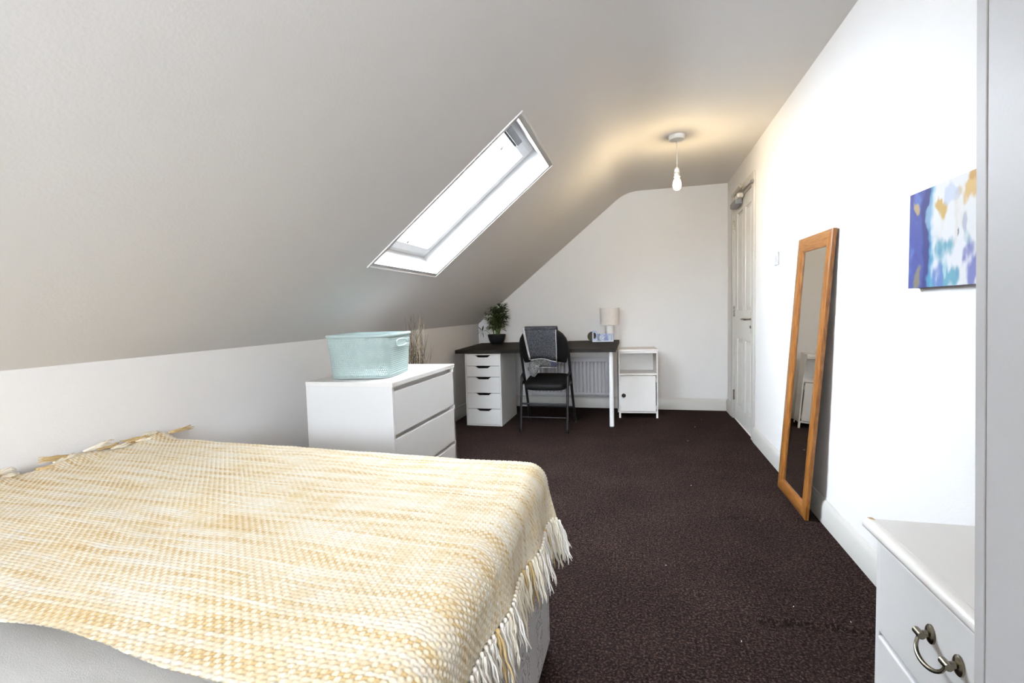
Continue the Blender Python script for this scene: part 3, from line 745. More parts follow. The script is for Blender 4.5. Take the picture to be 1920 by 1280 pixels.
# ------------------------------------------------------------------ table lamp
lx, ly = -0.300, 5.205
lp = thing('table_lamp', 'small white table lamp with a drum shade on the right end of the desk', 'lamp', (lx, ly, desk_z(lx, ly)+0.0035))
M_shade = mat('linen_shade', (236, 229, 222), 0.9, 0.06, 160, 0.3, 400, stretch=(1, 1, 0.3))
MB().lathe([(0.040, 0), (0.043, 0.003), (0.043, 0.150), (0.038, 0.158), (0.012, 0.162), (0.012, 0.2)], 32).build('base', M_pvc, lp)
sh = MB().lathe([(0.094, 0.166), (0.100, 0.342), (0.098, 0.342), (0.092, 0.166), (0.094, 0.166)], 40); sh.f = [f for f in sh.f if len(f) == 4]
sh.build('shade', M_shade, lp)
mb = MB().tube([(0, 0, 0.2), (0, 0, 0.215)], 0.014, 14)
for q in range(3):
    an = 2*math.pi*q/3; mb.tube([(0, 0, 0.205), (0.092*math.cos(an), 0.092*math.sin(an), 0.205)], 0.0015, 5)
mb.build('shade_ring', M_pvc, lp)

# ------------------------------------------------------------------ word ornament and ball
M_letter = [mat('pale_blue_letter', (186, 198, 226), 0.5, 0.12, 30), mat('white_letter', (226, 230, 240), 0.5, 0.08, 30), mat('blue_letter', (138, 152, 202), 0.5, 0.2, 30)]
wx, wy = -0.470, 5.10
wd = thing('word_ornament', 'pale blue and white cut out letter word standing on the desk by the lamp', 'ornament', (wx, wy, desk_z(wx+0.1, wy)+0.002))
MB().box(0.0, 0.215, -0.012, 0.022, -0.0015, 0.012).build('plinth', M_letter[1], wd, bevel=0.001)
cx = 0.0
for ch_, wdt, ht, mi in (('D', 0.054, 0.106, 0), ('r', 0.036, 0.072, 2), ('e', 0.044, 0.072, 0), ('a', 0.044, 0.074, 2), ('m', 0.058, 0.074, 0)):
    cu_ = bpy.data.curves.new('letter', 'FONT'); cu_.body = ch_; cu_.size = 1; cu_.extrude = 0.1; cu_.offset = 0.028; cu_.resolution_u = 3
    to = bpy.data.objects.new('letter', cu_); me = bpy.data.meshes.new_from_object(to); bpy.data.objects.remove(to)
    co = np.array([v.co for v in me.vertices]); mn, mx_ = co.min(0), co.max(0)
    for v, c in zip(me.vertices, co):
        q = (c-mn)/(mx_-mn); v.co = (cx+q[0]*(wdt-0.002), (0.5-q[2])*0.026, 0.010+q[1]*ht)
    me.name = 'letter'; me.flip_normals() if False else None
    me.materials.clear(); me.materials.append(M_letter[mi])
    o = bpy.data.objects.new('letter', me); COL.objects.link(o); o.parent = wd
    cx += wdt-0.0045
bx, by = -0.478, 5.175
ball = thing('wooden_ball', 'dark olive brown ball behind the letter word on the desk', 'ornament', (bx, by, desk_z(bx, by)+0.001))
M_ball = mat('olive_wood', (84, 78, 58), 0.5, 0.45, 14, 0.2, 40)
MB().lathe([(0.0005, 0)]+[(0.052*math.sin(math.pi*k/16), 0.052-0.052*math.cos(math.pi*k/16)) for k in range(1, 16)]+[(0.0005, 0.104)], 28).build('sphere', M_ball, ball)
MB().lathe([(0.020, 0.0), (0.024, 0.003), (0.018, 0.007)], 16).build('stand', M_dark, ball)

# ------------------------------------------------------------------ potted bamboo
px_, py_ = -1.525, 5.16
pt = thing('potted_plant', 'leafy green artificial bamboo in a black tapered pot on the desk', 'plant', (px_, py_, desk_z(px_, py_)+0.001), math.radians(12))
MB().lathe([(0.062, 0), (0.068, 0.004), (0.088, 0.05), (0.098, 0.098), (0.099, 0.102), (0.093, 0.102), (0.088, 0.085), (0.04, 0.06)], 40, sq=5).build('pot', M_pot, pt)
MB().lathe([(0.086, 0.078), (0.05, 0.086), (0.001, 0.088)], 32, sq=5).build('soil', M_soil, pt)
M_leaf = [mat('bamboo_leaf', (44, 68, 36), 0.5, 0.25, 30), mat('pale_bamboo_leaf', (70, 94, 44), 0.5, 0.2, 30), mat('deep_bamboo_leaf', (26, 42, 28), 0.5, 0.25, 30)]
M_stem = mat('bamboo_stem', (86, 104, 50), 0.5, 0.15, 40)
rp = random.Random(21)
def leaf(m, p, d, ln, w):
    d = d.normalized(); side = d.cross(Vector((rp.uniform(-.4, .4), rp.uniform(-.4, .4), 1))).normalized(); up = side.cross(d)
    a = p; b1 = p+d*ln*0.35; c = p+d*ln*0.7-up*ln*0.06; e = p+d*ln-up*ln*0.2
    m.add([a, b1+side*w, b1-side*w, c+side*w*0.8, c-side*w*0.8, e, b1+up*0.001, c+up*0.001], [(0, 6, 1), (0, 2, 6), (6, 7, 3, 1), (2, 4, 7, 6), (7, 5, 3), (4, 5, 7)])
def clear(p):                            # keep the leaves below the sloping ceiling and off the walls
    w = Matrix.Translation(pt.location) @ Matrix.Rotation(math.radians(12), 4, 'Z') @ p
    return -(w.x-XL)*SS+(w.z-ZK)*CS < -0.02 and w.x > XL+0.015 and w.y < D-0.02
for k in range(17):
    an = rp.uniform(0, 6.28); rr = rp.uniform(0.005, 0.05); ht = rp.choice((0.2, 0.26, 0.30, 0.33, 0.24, 0.28)) if k else 0.36
    base = Vector((rr*math.cos(an), rr*math.sin(an), 0.08)); lean = Vector((math.cos(an), math.sin(an), 0))*rp.uniform(0.01, 0.09)
    if k == 0: base = Vector((-0.01, 0, 0.08)); lean = Vector((0.03, -0.02, 0))
    if not clear(base+lean+Vector((0, 0, ht))): ht *= 0.75
    pts = [base+lean*(t/6)**1.5+Vector((0, 0, ht*t/6)) for t in range(7)]
    st = MB().tube(pts, [0.0035, 0.003, 0.003, 0.0025, 0.002, 0.0015, 0.001], 6).build('stem', M_stem, pt)
    fm = MB()
    for q in range(2, 7):
        for _ in range(rp.randint(2, 4) if q < 6 else 5):
            a2 = rp.uniform(0, 6.28); d = Vector((math.cos(a2), math.sin(a2)*0.8, rp.uniform(-0.1, 0.9)))
            ln0 = rp.uniform(0.015, 0.05)
            p = pts[q]+d.normalized()*ln0
            if not clear(p): continue
            fm.tube([pts[q], p], 0.0008, 4)
            for l3 in range(rp.randint(2, 4)):
                dd = d+Vector((rp.uniform(-.8, .8), rp.uniform(-.8, .8), rp.uniform(-.5, .4)))
                if not clear(p+dd.normalized()*0.08): dd.x = abs(dd.x); dd.z -= 0.5
                if not clear(p+dd.normalized()*0.08): continue
                leaf(fm, p, dd, rp.uniform(0.045, 0.080), rp.uniform(0.0055, 0.0085))
    fo = fm.build('foliage', M_leaf[k % 3], st, smooth=None); fo['kind'] = 'stuff'
# a low spray reaching out to the left of the pot
fm = MB(); pts = [Vector((-0.05, -0.02, 0.08)), Vector((-0.09, -0.03, 0.13)), Vector((-0.13, -0.03, 0.15)), Vector((-0.16, -0.03, 0.14))]
st = MB().tube(pts, [0.0025, 0.002, 0.0018, 0.001], 6).build('stem', M_stem, pt)
for a2 in (20, 75, 120, 165, 200, 245, 290, 330):
    leaf(fm, pts[3], Vector((math.cos(math.radians(a2)), -0.2, math.sin(math.radians(a2)))), 0.075, 0.008)
fo = fm.build('foliage', M_leaf[2], st, smooth=None); fo['kind'] = 'stuff'

# ------------------------------------------------------------------ folding chair
cx0, cy0 = -0.842, 4.49
fc = thing('folding_chair', 'black padded metal folding chair pushed in at the desk', 'chair', (cx0, cy0, 0))
HW = 0.222; YT = 4.262-cy0; ZT = 0.948; YF = 4.715-cy0
def mt(z): return YF+(YT-YF)*z/0.95      # main tube leans back
ry = 0.16
pts = [(-HW-0.006, mt(0.012), 0.012), (-HW, mt(0.3), 0.3), (-HW, mt(0.55), 0.55)]
for k in range(0, 13):
    an = math.pi*(1-k/12); z = 0.735+0.205*max(0, math.sin(an))**0.8
    pts.append((HW*math.copysign(abs(math.cos(an))**0.7, math.cos(an)), mt(z), z))
pts += [(HW, mt(0.55), 0.55), (HW, mt(0.3), 0.3), (HW+0.006, mt(0.012), 0.012)]
fr = MB().tube(pts, 0.0125, 12).build('main_frame', M_blacktube, fc)
for sg in (-1, 1):
    MB().lathe([(0.013, 0), (0.017, 0.003), (0.017, 0.03), (0.014, 0.036)], 14, (sg*(HW+0.006), mt(0.012), 0)).build('foot_cap', M_black, fr)
    rx = sg*(HW-0.008)
    rl = MB().tube([(rx, 4.262-cy0, 0.012), (rx, 4.30-cy0, 0.30), (rx, 4.345-cy0, 0.50), (sg*(HW-0.004), mt(0.53)-0.01, 0.53)], 0.0115, 12).build('rear_leg', M_blacktube, fc)
    MB().lathe([(0.012, 0), (0.016, 0.003), (0.016, 0.03), (0.012, 0.035)], 14, (rx, 4.262-cy0, 0)).build('foot_cap', M_black, rl)
    MB().box(sg*(HW+0.002)-0.004, sg*(HW+0.002)+0.004, 4.33-cy0, 4.50-cy0, 0.415, 0.445).build('seat_bracket', M_blacktube, fc, bevel=0.003)
MB().tube([(-HW+0.008, 4.296-cy0, 0.255), (HW-0.008, 4.296-cy0, 0.255)], 0.009, 10).build('crossbar', M_blacktube, fc)
MB().tube([(-HW+0.008, 4.279-cy0, 0.135), (HW-0.008, 4.279-cy0, 0.135)], 0.005, 8).build('crossbar', M_blacktube, fc)
MB().tube([(-HW, mt(0.165), 0.165), (HW, mt(0.165), 0.165)], 0.009, 10).build('crossbar', M_blacktube, fc)
# seat pad, tilting up to the front
sp_ = []
ns, ms = 28, 7
m = MB()
layers = [(0.96, -0.038), (1.0, -0.026), (1.0, 0.008), (0.965, 0.020), (0.86, 0.027), (0.5, 0.030)]
for f, dz in layers:
    for k in range(ns):
        an = 2*math.pi*k/ns; ca, sa = math.cos(an), math.sin(an)
        x = 0.203*f*math.copysign(abs(ca)**0.45, ca); y = 0.205*f*math.copysign(abs(sa)**0.45, sa)
        m.v.append((x, 4.525-cy0+y, 0.437+y*0.13+dz))
L_ = len(layers)
m.f += [(i*ns+k, i*ns+(k+1) % ns, (i+1)*ns+(k+1) % ns, (i+1)*ns+k) for i in range(L_-1) for k in range(ns)]
m.f += [tuple(range(ns))[::-1], tuple(range((L_-1)*ns, L_*ns))]
m.build('seat', M_black, fc)
# padded backrest filling the arch, a shallow curve
outline = []
for k in range(25):
    an = math.pi*k/24; z = 0.745+0.200*max(0, math.sin(an))**0.8
    outline.append(((HW-0.006)*math.copysign(abs(math.cos(an))**0.7, math.cos(an)), z))
outline += [(-HW+0.006, 0.70), (-HW+0.022, 0.632)] + [(-HW+0.03+k*(2*HW-0.06)/8, 0.622+0.012*math.sin(math.pi*k/8)) for k in range(9)] + [(HW-0.022, 0.632), (HW-0.006, 0.70)]
m = MB(); n = len(outline)
cxz = (0, 0.79)
for (f, dy) in ((0.55, -0.020), (0.92, -0.017), (1.0, -0.006), (1.0, 0.006), (0.92, 0.017), (0.55, 0.020)):
    for (x, z) in outline:
        X_, Z_ = x*f, cxz[1]+(z-cxz[1])*f
        m.v.append((X_, mt(Z_)+dy-0.02*(1-(X_/HW)**2), Z_))
m.f += [(i*n+k, i*n+(k+1) % n, (i+1)*n+(k+1) % n, (i+1)*n+k) for i in range(5) for k in range(n)]
m.f += [tuple(range(n))[::-1], tuple(range(5*n, 6*n))]
m.build('backrest', M_black, fc)

# ------------------------------------------------------------------ grey throw folded over the chair back
def tweed(name, dark, light, sc_=120):
    m, nt, N, L, b = new_mat(name)
    tc = N.new('ShaderNodeTexCoord'); nz = N.new('ShaderNodeTexNoise'); nz.inputs['Scale'].default_value = sc_; nz.inputs['Detail'].default_value = 4; nz.inputs['Roughness'].default_value = 0.8
    L.new(tc.outputs['Object'], nz.inputs['Vector'])
    r = ramp(N, [(0.38, lin(dark)), (0.62, lin(light))]); L.new(nz.outputs['Fac'], r.inputs['Fac']); L.new(r.outputs['Color'], b.inputs['Base Color'])
    b.inputs['Roughness'].default_value = 0.95; b.inputs['Specular IOR Level'].default_value = 0.1
    bp = N.new('ShaderNodeBump'); bp.inputs['Strength'].default_value = 0.4; bp.inputs['Distance'].default_value = 0.002
    L.new(nz.outputs['Fac'], bp.inputs['Height']); L.new(bp.outputs['Normal'], b.inputs['Normal'])
    return m
M_tweed = tweed('grey_tweed', (30, 32, 38), (98, 98, 102)); M_cream = tweed('cream_border', (176, 174, 170), (206, 204, 200)); M_band = tweed('charcoal_band', (44, 45, 50), (76, 76, 80))
M_fluff = tweed('pale_fleece', (60, 60, 62), (136, 135, 132), 90); M_navy = tweed('navy_stripe', (66, 70, 92), (96, 100, 122))
tw = thing('chair_throw', 'folded grey tweed throw with pale borders hung over the folding chair back', 'blanket', (cx0, cy0, 0.6))
def sheet(name, m_, u0, u1, path, parent, nu=14, wav=0.004, seed=0, th=0.006, drop=None):
    """cloth strip between local x u0..u1 following a (y, z) path, with soft folds"""
    V = []; nv = len(path)
    for i in range(nu):
        t = i/(nu-1)
        for j, (y, z) in enumerate(path):
            s_ = j/(nv-1)
            ua = u0[0]*(1-s_)+u0[1]*s_; ub = u1[0]*(1-s_)+u1[1]*s_
            x = ua+(ub-ua)*t
            y2 = y+wav*math.sin(x*34+seed)*(0.25+s_)
            z2 = z+(drop(t)*s_ if drop else 0)
            V.append((x, y2, z2-0.6))
    o = np_mesh(name, V, grid_quads(nu, nv), m_, parent)
    sm = o.modifiers.new('thick', 'SOLIDIFY'); sm.thickness = th; sm.offset = 0
    return o
def yb(z, out=0.034): return mt(z)-0.02-out
top_path = [(mt(0.86)+0.03, 0.80), (mt(0.9)+0.028, 0.88), (mt(0.945)+0.022, 0.94), (mt(0.95)-0.006, 0.962), (yb(0.945, 0.016), 0.957)]
frt = [(yb(0.945, 0.016), 0.957), (yb(0.93, 0.026), 0.935), (yb(0.88), 0.88), (yb(0.82), 0.82), (yb(0.76), 0.76), (yb(0.71, 0.036), 0.71), (yb(0.655, 0.04), 0.662)]
XL_, XRt = (-0.172, -0.140), (0.142, 0.120)
wv_ = lambda t: 0.010*math.sin(t*5.5-0.8)-0.012*t
main = sheet('front_fold', M_tweed, (XL_[0]+0.022, XL_[1]+0.018), (XRt[0]-0.008, XRt[1]-0.007), frt, tw, 20, 0.005, 1.0, drop=wv_)
sheet('pale_border', M_cream, XL_, (XL_[0]+0.022, XL_[1]+0.018), frt, tw, 4, 0.005, 1.0, th=0.008, drop=lambda t: wv_(0))
sheet('pale_border', M_cream, (XRt[0]-0.008, XRt[1]-0.007), XRt, frt, tw, 3, 0.005, 1.0, th=0.008, drop=lambda t: wv_(1))
sheet('top_band', M_band, (XL_[0]+0.025, XL_[0]+0.022), (XRt[0], XRt[0]), top_path+[(yb(0.93, 0.029), 0.932)], tw, 14, 0.002)
# stitched hem along the bottom of the front fold
hp_ = []
for i in range(30):
    t = i/29; x = XL_[1]+0.018+(XRt[1]-0.007-XL_[1]-0.018)*t
    hp_.append((x, yb(0.655, 0.04)+0.005*math.sin(x*34+1)*1.25-0.003, 0.660+wv_(t)-0.6))
MB().tube(hp_, 0.0035, 6).build('stitched_hem', M_cream, tw)
low = [(yb(0.72, 0.022), 0.72), (yb(0.66, 0.026), 0.66), (yb(0.62, 0.028), 0.615), (yb(0.585, 0.026), 0.578)]
sheet('lower_fold', M_fluff, (-0.10, -0.085), (0.062, 0.058), low, tw, 12, 0.006, 2.2)
sheet('navy_corner', M_navy, (0.062, 0.058), (0.115, 0.108), low, tw, 6, 0.006, 2.2)
hp_ = [(-0.085+0.193*i/20, yb(0.585, 0.03)+0.006*math.sin((-0.085+0.193*i/20)*34+2.2)*1.25, -0.022+0.002*math.sin(i*2)) for i in range(21)]
MB().tube(hp_, 0.0032, 6).build('stitched_hem', M_cream, tw)
# crumpled fleecy tail at the lower left
m = MB(); nt2, np2 = 12, 18
for i in range(nt2):
    t = i/(nt2-1); zc2 = 0.660-0.165*t; wdt = (0.034+0.022*math.sin(t*2.6))*(0.35+0.65*math.sin(math.pi*min(1, 0.25+t*0.72)))
    xc = -0.105+0.010*math.sin(t*5)
    for k in range(np2):
        an = 2*math.pi*k/np2; bump_ = 1+0.16*math.sin(an*3+t*9)+0.1*math.sin(an*5-t*13)
        m.v.append((xc+wdt*bump_*math.cos(an), yb(0.6, 0.022)+0.45*wdt*bump_*math.sin(an), zc2-0.6+0.006*math.sin(an*2)))
m.f += [(i*np2+k, i*np2+(k+1) % np2, (i+1)*np2+(k+1) % np2, (i+1)*np2+k) for i in range(nt2-1) for k in range(np2)]
m.f += [tuple(range(np2)), tuple(range((nt2-1)*np2, nt2*np2))[::-1]]
m.build('crumpled_tail', M_fluff, tw)

# ------------------------------------------------------------------ pendant bulb
M_fil, nt_f, N, L, b = new_mat('glowing_filament')
b.inputs['Base Color'].default_value = (1, 0.8, 0.5, 1); b.inputs['Emission Color'].default_value = (1.0, 0.77, 0.42, 1); b.inputs['Emission Strength'].default_value = BULB_STRENGTH
M_fill, nt_f, N, L, b = new_mat('rear_fill_glow')  # emitter of the added fill bulb
b.inputs['Base Color'].default_value = (1, 0.9, 0.8, 1); b.inputs['Emission Color'].default_value = (1.0, 0.92, 0.84, 1); b.inputs['Emission Strength'].default_value = REAR_FILL_STRENGTH
M_bulb, nt_f, N, L, b = new_mat('warm_frosted_glass')
tr_ = N.new('ShaderNodeBsdfTransparent'); em_ = N.new('ShaderNodeEmission'); mx_s = N.new('ShaderNodeMixShader'); ad_s = N.new('ShaderNodeAddShader')
em_.inputs['Color'].default_value = (1.0, 0.80, 0.45, 1); em_.inputs['Strength'].default_value = 1.3
L.new(tr_.outputs[0], mx_s.inputs[1]); L.new(b.outputs[0], mx_s.inputs[2]); mx_s.inputs['Fac'].default_value = 0.25
L.new(mx_s.outputs[0], ad_s.inputs[0]); L.new(em_.outputs[0], ad_s.inputs[1]); L.new(ad_s.outputs[0], N['Material Output'].inputs['Surface'])
def pendant(y, label, fil):
    pl = thing('pendant_light', label, 'light', (0.283, y, ZC))
    MB().lathe([(0.0005, -0.036), (0.01, -0.036), (0.052, -0.030), (0.057, -0.024), (0.058, 0.0)], 36).build('ceiling_rose', M_pvc, pl)
    MB().tube([(0, 0, -0.034), (0.001, 0, -0.14), (0.002, 0, -0.235)], 0.0032, 8).build('flex', M_pvc, pl)
    MB().lathe([(0.0045, -0.222), (0.012, -0.232), (0.018, -0.245), (0.019, -0.258), (0.022, -0.260), (0.022, -0.266), (0.019, -0.268), (0.019, -0.288), (0.021, -0.290), (0.021, -0.296), (0.017, -0.298)], 24).build('lamp_holder', M_pvc, pl)
    MB().lathe([(0.014, -0.297), (0.016, -0.305), (0.024, -0.322), (0.030, -0.345), (0.030, -0.362), (0.024, -0.380), (0.012, -0.391), (0.0005, -0.394)], 28).build('bulb', M_bulb, pl)
    MB().tube([(0, 0, -0.318), (0, 0, -0.33), (0, 0, -0.36), (0, 0, -0.37)], [0.006, 0.0125, 0.0125, 0.006], 12).build('filament', fil, pl)
pendant(3.83, 'bare lit bulb hanging on a white flex from a ceiling rose near the door', M_fil)
pendant(-0.9, 'fill light added behind the camera as a bare bulb on a white flex', M_fill)  # second pendant is added out of view to brighten the near half

# ------------------------------------------------------------------ light switch
M_switch = mat('switch_plastic', (214, 216, 221), 0.4, 0.01, 10)
sw = thing('light_switch', 'white square light switch on the right wall between door and mirror', 'switch', (XR, 3.59, 1.36))
MB().box(-0.009, 0, -0.043, 0.043, 0.0, 0.086).build('plate', M_switch, sw, bevel=0.003)
MB().hexa([(-0.009, -0.008, 0.028), (-0.009, 0.008, 0.028), (-0.009, 0.008, 0.058), (-0.009, -0.008, 0.058), (-0.011, -0.008, 0.028), (-0.011, 0.008, 0.028), (-0.015, 0.008, 0.058), (-0.015, -0.008, 0.058)]).build('rocker', M_switch, sw)

# ------------------------------------------------------------------ leaning mirror
BLc, BRc = Vector((0.799, 3.184, 0.002)), Vector((0.802, 2.696, 0.002))
TLc, TRc = Vector((0.866, 3.052, 1.455)), Vector((0.866, 2.560, 1.446))
mr = thing('standing_mirror', 'tall narrow mirror in a honey pine frame leaning on the right wall', 'mirror', (0.80, 2.94, 0))
off = Vector(mr.location)
nrm = (BRc-BLc).cross(TLc-BLc).normalized()
if nrm.x > 0: nrm = -nrm
def MP(u, v, w): return (BLc*(1-u)+BRc*u)*(1-v)+(TLc*(1-u)+TRc*u)*v + nrm*w - off
FWU, FWV = 0.150, 0.052
prof = [(0.0, -0.020), (0.0, -0.004), (0.10, 0.0), (0.45, 0.002), (0.80, -0.001), (0.97, -0.008), (1.0, -0.013), (1.0, -0.020)]
def rail(name, mtl, ends):
    m = MB(); n = len(prof)
    for e in ends:
        for (f, w) in prof: m.v.append(tuple(MP(*e(f), w)))
    m.f += [(k, (k+1) % n, n+(k+1) % n, n+k) for k in range(n)] + [tuple(range(n))[::-1], tuple(range(n, 2*n))]
    o = m.build(name, mtl, mr, smooth=35)
    bmm = bmesh.new(); bmm.from_mesh(o.data); bmesh.ops.recalc_face_normals(bmm, faces=bmm.faces); bmm.to_mesh(o.data); bmm.free()
rail('stile', M_pine_v, [lambda f: (f*FWU, f*FWV), lambda f: (f*FWU, 1-f*FWV)])
rail('stile', M_pine_v, [lambda f: (1-f*FWU, f*FWV), lambda f: (1-f*FWU, 1-f*FWV)])
rail('rail', M_pine_h, [lambda f: (f*FWU, f*FWV), lambda f: (1-f*FWU, f*FWV)])
rail('rail', M_pine_h, [lambda f: (f*FWU, 1-f*FWV), lambda f: (1-f*FWU, 1-f*FWV)])
g0, g1, h0, h1 = FWU-0.01, 1-FWU+0.01, FWV-0.004, 1-FWV+0.004
q4 = [(g0, h0), (g1, h0), (g1, h1), (g0, h1)]
MB().hexa([tuple(MP(u, v, -0.017)) for u, v in q4]+[tuple(MP(u, v, -0.013)) for u, v in q4]).build('mirror_glass', M_mirror, mr, smooth=None)
q4 = [(0.02, 0.006), (0.98, 0.006), (0.98, 0.994), (0.02, 0.994)]
MB().hexa([tuple(MP(u, v, -0.021)) for u, v in q4]+[tuple(MP(u, v, -0.018)) for u, v in q4]).build('backing_board', mat('hardboard', (120, 92, 66), 0.8, 0.1, 40), mr, smooth=None)

# ------------------------------------------------------------------ abstract painting
NP_ = 150
PY0, PY1, PZ0, PZ1 = 1.895, 1.495, 1.142, 1.444
u1 = np.linspace(0, 1, NP_); v1 = np.linspace(0, 1, NP_)
gu, gv = np.meshgrid(u1, v1, indexing='ij')        # u to the right in view, v up
n_a = fbm(gu[::3, ::3], gv[::3, ::3], 4.0, 4, 1.7); n_b = fbm(gu[::3, ::3], gv[::3, ::3]*0.5, 6.0, 4, 5.2); n_c = fbm(gu[::3, ::3], gv[::3, ::3]*0.35, 12.0, 3, 8.2)
up = lambda a: np.kron(a, np.ones((3, 3)))[:NP_, :NP_]
def smooth3(a):
    for _ in range(2): a = (a+np.roll(a, 1, 0)+np.roll(a, -1, 0)+np.roll(a, 1, 1)+np.roll(a, -1, 1))/5
    return a
n_a, n_b, n_c = smooth3(up(n_a)), smooth3(up(n_b)), smooth3(up(n_c))
def sst(x, a, b_): t = np.clip((x-a)/(b_-a), 0, 1); return t*t*(3-2*t)
img = np.ones((NP_, NP_, 3))*np.array(lin((243, 243, 246)))
def lay(maskv, c): 
    global img
    k = np.clip(maskv, 0, 1)[..., None]; img = img*(1-k)+np.array(lin(c))*k
gu2 = gu + 0.05*n_a + 0.03*n_b; gv2 = gv + 0.07*n_b         # brush-warped coordinates
U = gu2*1.22
wavy = U - 0.030*np.sin(gv*6.2+0.4) - 0.012*np.sin(gv*13)
def blob(cu_, cv_, ru, rv, soft=0.45, amp=0.5):
    return sst(1-np.sqrt(((gu2*1.22-cu_)/ru)**2+((gv2-cv_)/rv)**2)+amp*n_c, 0.0, soft)
streak = sst(n_c, -0.25, 0.35)
lay(0.5*sst(n_c, 0.05, 0.5), (232, 226, 214))
lay(sst(0.56-wavy, 0, 0.22)*0.5*streak, (170, 212, 232))
lay(sst(0.46-wavy, 0, 0.10)*(0.5+0.5*streak), (96, 176, 212))
lay(sst(0.40-wavy, 0, 0.05)*0.9, (70, 146, 196))
lay(sst(0.355-wavy, 0, 0.035), (52, 58, 128))
lay(sst(0.27-wavy, 0, 0.08), (74, 86, 164))
lay(sst(n_b, 0.0, 0.4)*sst(0.26-wavy, 0, 0.06)*0.9, (98, 124, 200))
lay(sst(n_c, 0.05, 0.35)*sst(0.18-wavy, 0, 0.12)*0.8, (70, 58, 124))
lay(blob(0.33, 0.70, 0.05, 0.20)*0.75, (150, 180, 214))
lay(blob(0.13, 0.84, 0.06, 0.09)*0.9, (196, 172, 120)); lay(blob(0.13, 0.08, 0.09, 0.14)*0.85, (150, 142, 112))
lay(blob(0.52, 0.84, 0.08, 0.11, amp=0.9), (214, 178, 106)); lay(blob(0.90, 0.84, 0.13, 0.12, amp=1.0), (226, 190, 124)); lay(blob(1.0, 0.99, 0.12, 0.08), (206, 162, 90))
lay(blob(0.68, 0.86, 0.11, 0.13)*0.7, (198, 212, 238))
lay(blob(0.60, 0.14, 0.20, 0.34, 0.6, 0.9)*0.9, (84, 168, 194)); lay(blob(0.50, 0.10, 0.08, 0.22)*0.8, (106, 130, 204)); lay(blob(0.60, 0.22, 0.05, 0.14)*0.8, (190, 224, 232))
lay(blob(0.70, 0.55, 0.05, 0.3, 0.8)*0.5, (226, 216, 196))
lay(blob(0.86, 0.56, 0.05, 0.12)*0.7, (170, 178, 206)); lay(blob(0.74, 0.46, 0.012, 0.045, 0.6, 0.2), (50, 78, 110))
lay(blob(1.02, 0.20, 0.20, 0.24, 0.6, 1.0)*0.95, (116, 122, 192)); lay(blob(0.90, 0.42, 0.06, 0.09)*0.5, (176, 212, 216))
mp_, ntp, N, L, b = new_mat('acrylic_paint')
at = N.new('ShaderNodeVertexColor'); at.layer_name = 'paint'; L.new(at.outputs['Color'], b.inputs['Base Color']); b.inputs['Roughness'].default_value = 0.55
img = img*0.74
nzp = N.new('ShaderNodeTexNoise'); nzp.inputs['Scale'].default_value = 90; bpp = N.new('ShaderNodeBump'); bpp.inputs['Strength'].default_value = 0.15; bpp.inputs['Distance'].default_value = 0.002
tcp = N.new('ShaderNodeTexCoord'); L.new(tcp.outputs['Object'], nzp.inputs['Vector']); L.new(nzp.outputs['Fac'], bpp.inputs['Height']); L.new(bpp.outputs['Normal'], b.inputs['Normal'])
pa = thing('painting', 'blue, white and gold abstract canvas on the right wall by the wardrobe', 'painting', (XR, (PY0+PY1)/2, PZ0))
YY = PY0+(PY1-PY0)*gu - pa.location.y; ZZ = (PZ1-PZ0)*gv
np_mesh('painted_face', np.stack([np.full_like(YY, -0.0302), YY, ZZ], -1).reshape(-1, 3), grid_quads(NP_, NP_)[:, ::-1], mp_, pa, color=img.reshape(-1, 3))
hy_ = (PY0-PY1)/2
MB().box(-0.030, -0.001, -hy_, hy_, 0, PZ1-PZ0).build('canvas_edge', mat('painted_canvas_edge', (112, 104, 150), 0.7, 0.3, 18), pa, bevel=0.001)

# ------------------------------------------------------------------ small bedside chest at the right
bs = thing('bedside_chest', 'small white painted drawer chest with chipped top beside the wardrobe', 'chest', (0.47, 0.887, 0))
X1c, Yh = 0.400, 0.246
MB().box(0.002, X1c, Yh-0.016, Yh, 0, 0.627).build('side_panel', M_white, bs, bevel=0.0015)
MB().box(0.002, X1c, -Yh, -Yh+0.016, 0, 0.627).build('side_panel', M_white, bs, bevel=0.0015)
MB().box(X1c-0.008, X1c, -Yh+0.016, Yh-0.016, 0, 0.627).build('back_panel', M_white, bs)
MB().box(0.004, 0.03, -Yh+0.016, Yh-0.016, 0, 0.05).build('plinth', M_white, bs)
tp = MB().box(-0.004, X1c+0.008, -Yh-0.012, Yh+0.012, 0.627, 0.651).build('top_panel', M_whitelac, bs, bevel=0.004)
lp_ = [(-0.004, 0.627), (-0.014, 0.629), (-0.020, 0.634), (-0.021, 0.641), (-0.017, 0.648), (-0.008, 0.6515), (-0.004, 0.6515)]
MB().prism([(x, -Yh-0.012, z) for x, z in lp_], (0, 2*Yh+0.024, 0)).build('front_lip', M_whitelac, tp, smooth=60)
ch2 = MB().add([(-0.012, Yh+0.0122, 0.6518), (-0.003, Yh+0.0122, 0.6522), (-0.001, Yh-0.002, 0.6522), (-0.010, Yh+0.003, 0.6524)], [(0, 1, 2, 3)])
c_ = ch2.build('chip', mat('bare_wood', (176, 138, 92), 0.8, 0.2, 60), tp, smooth=None); c_['label'] = 'chipped corner showing bare wood'
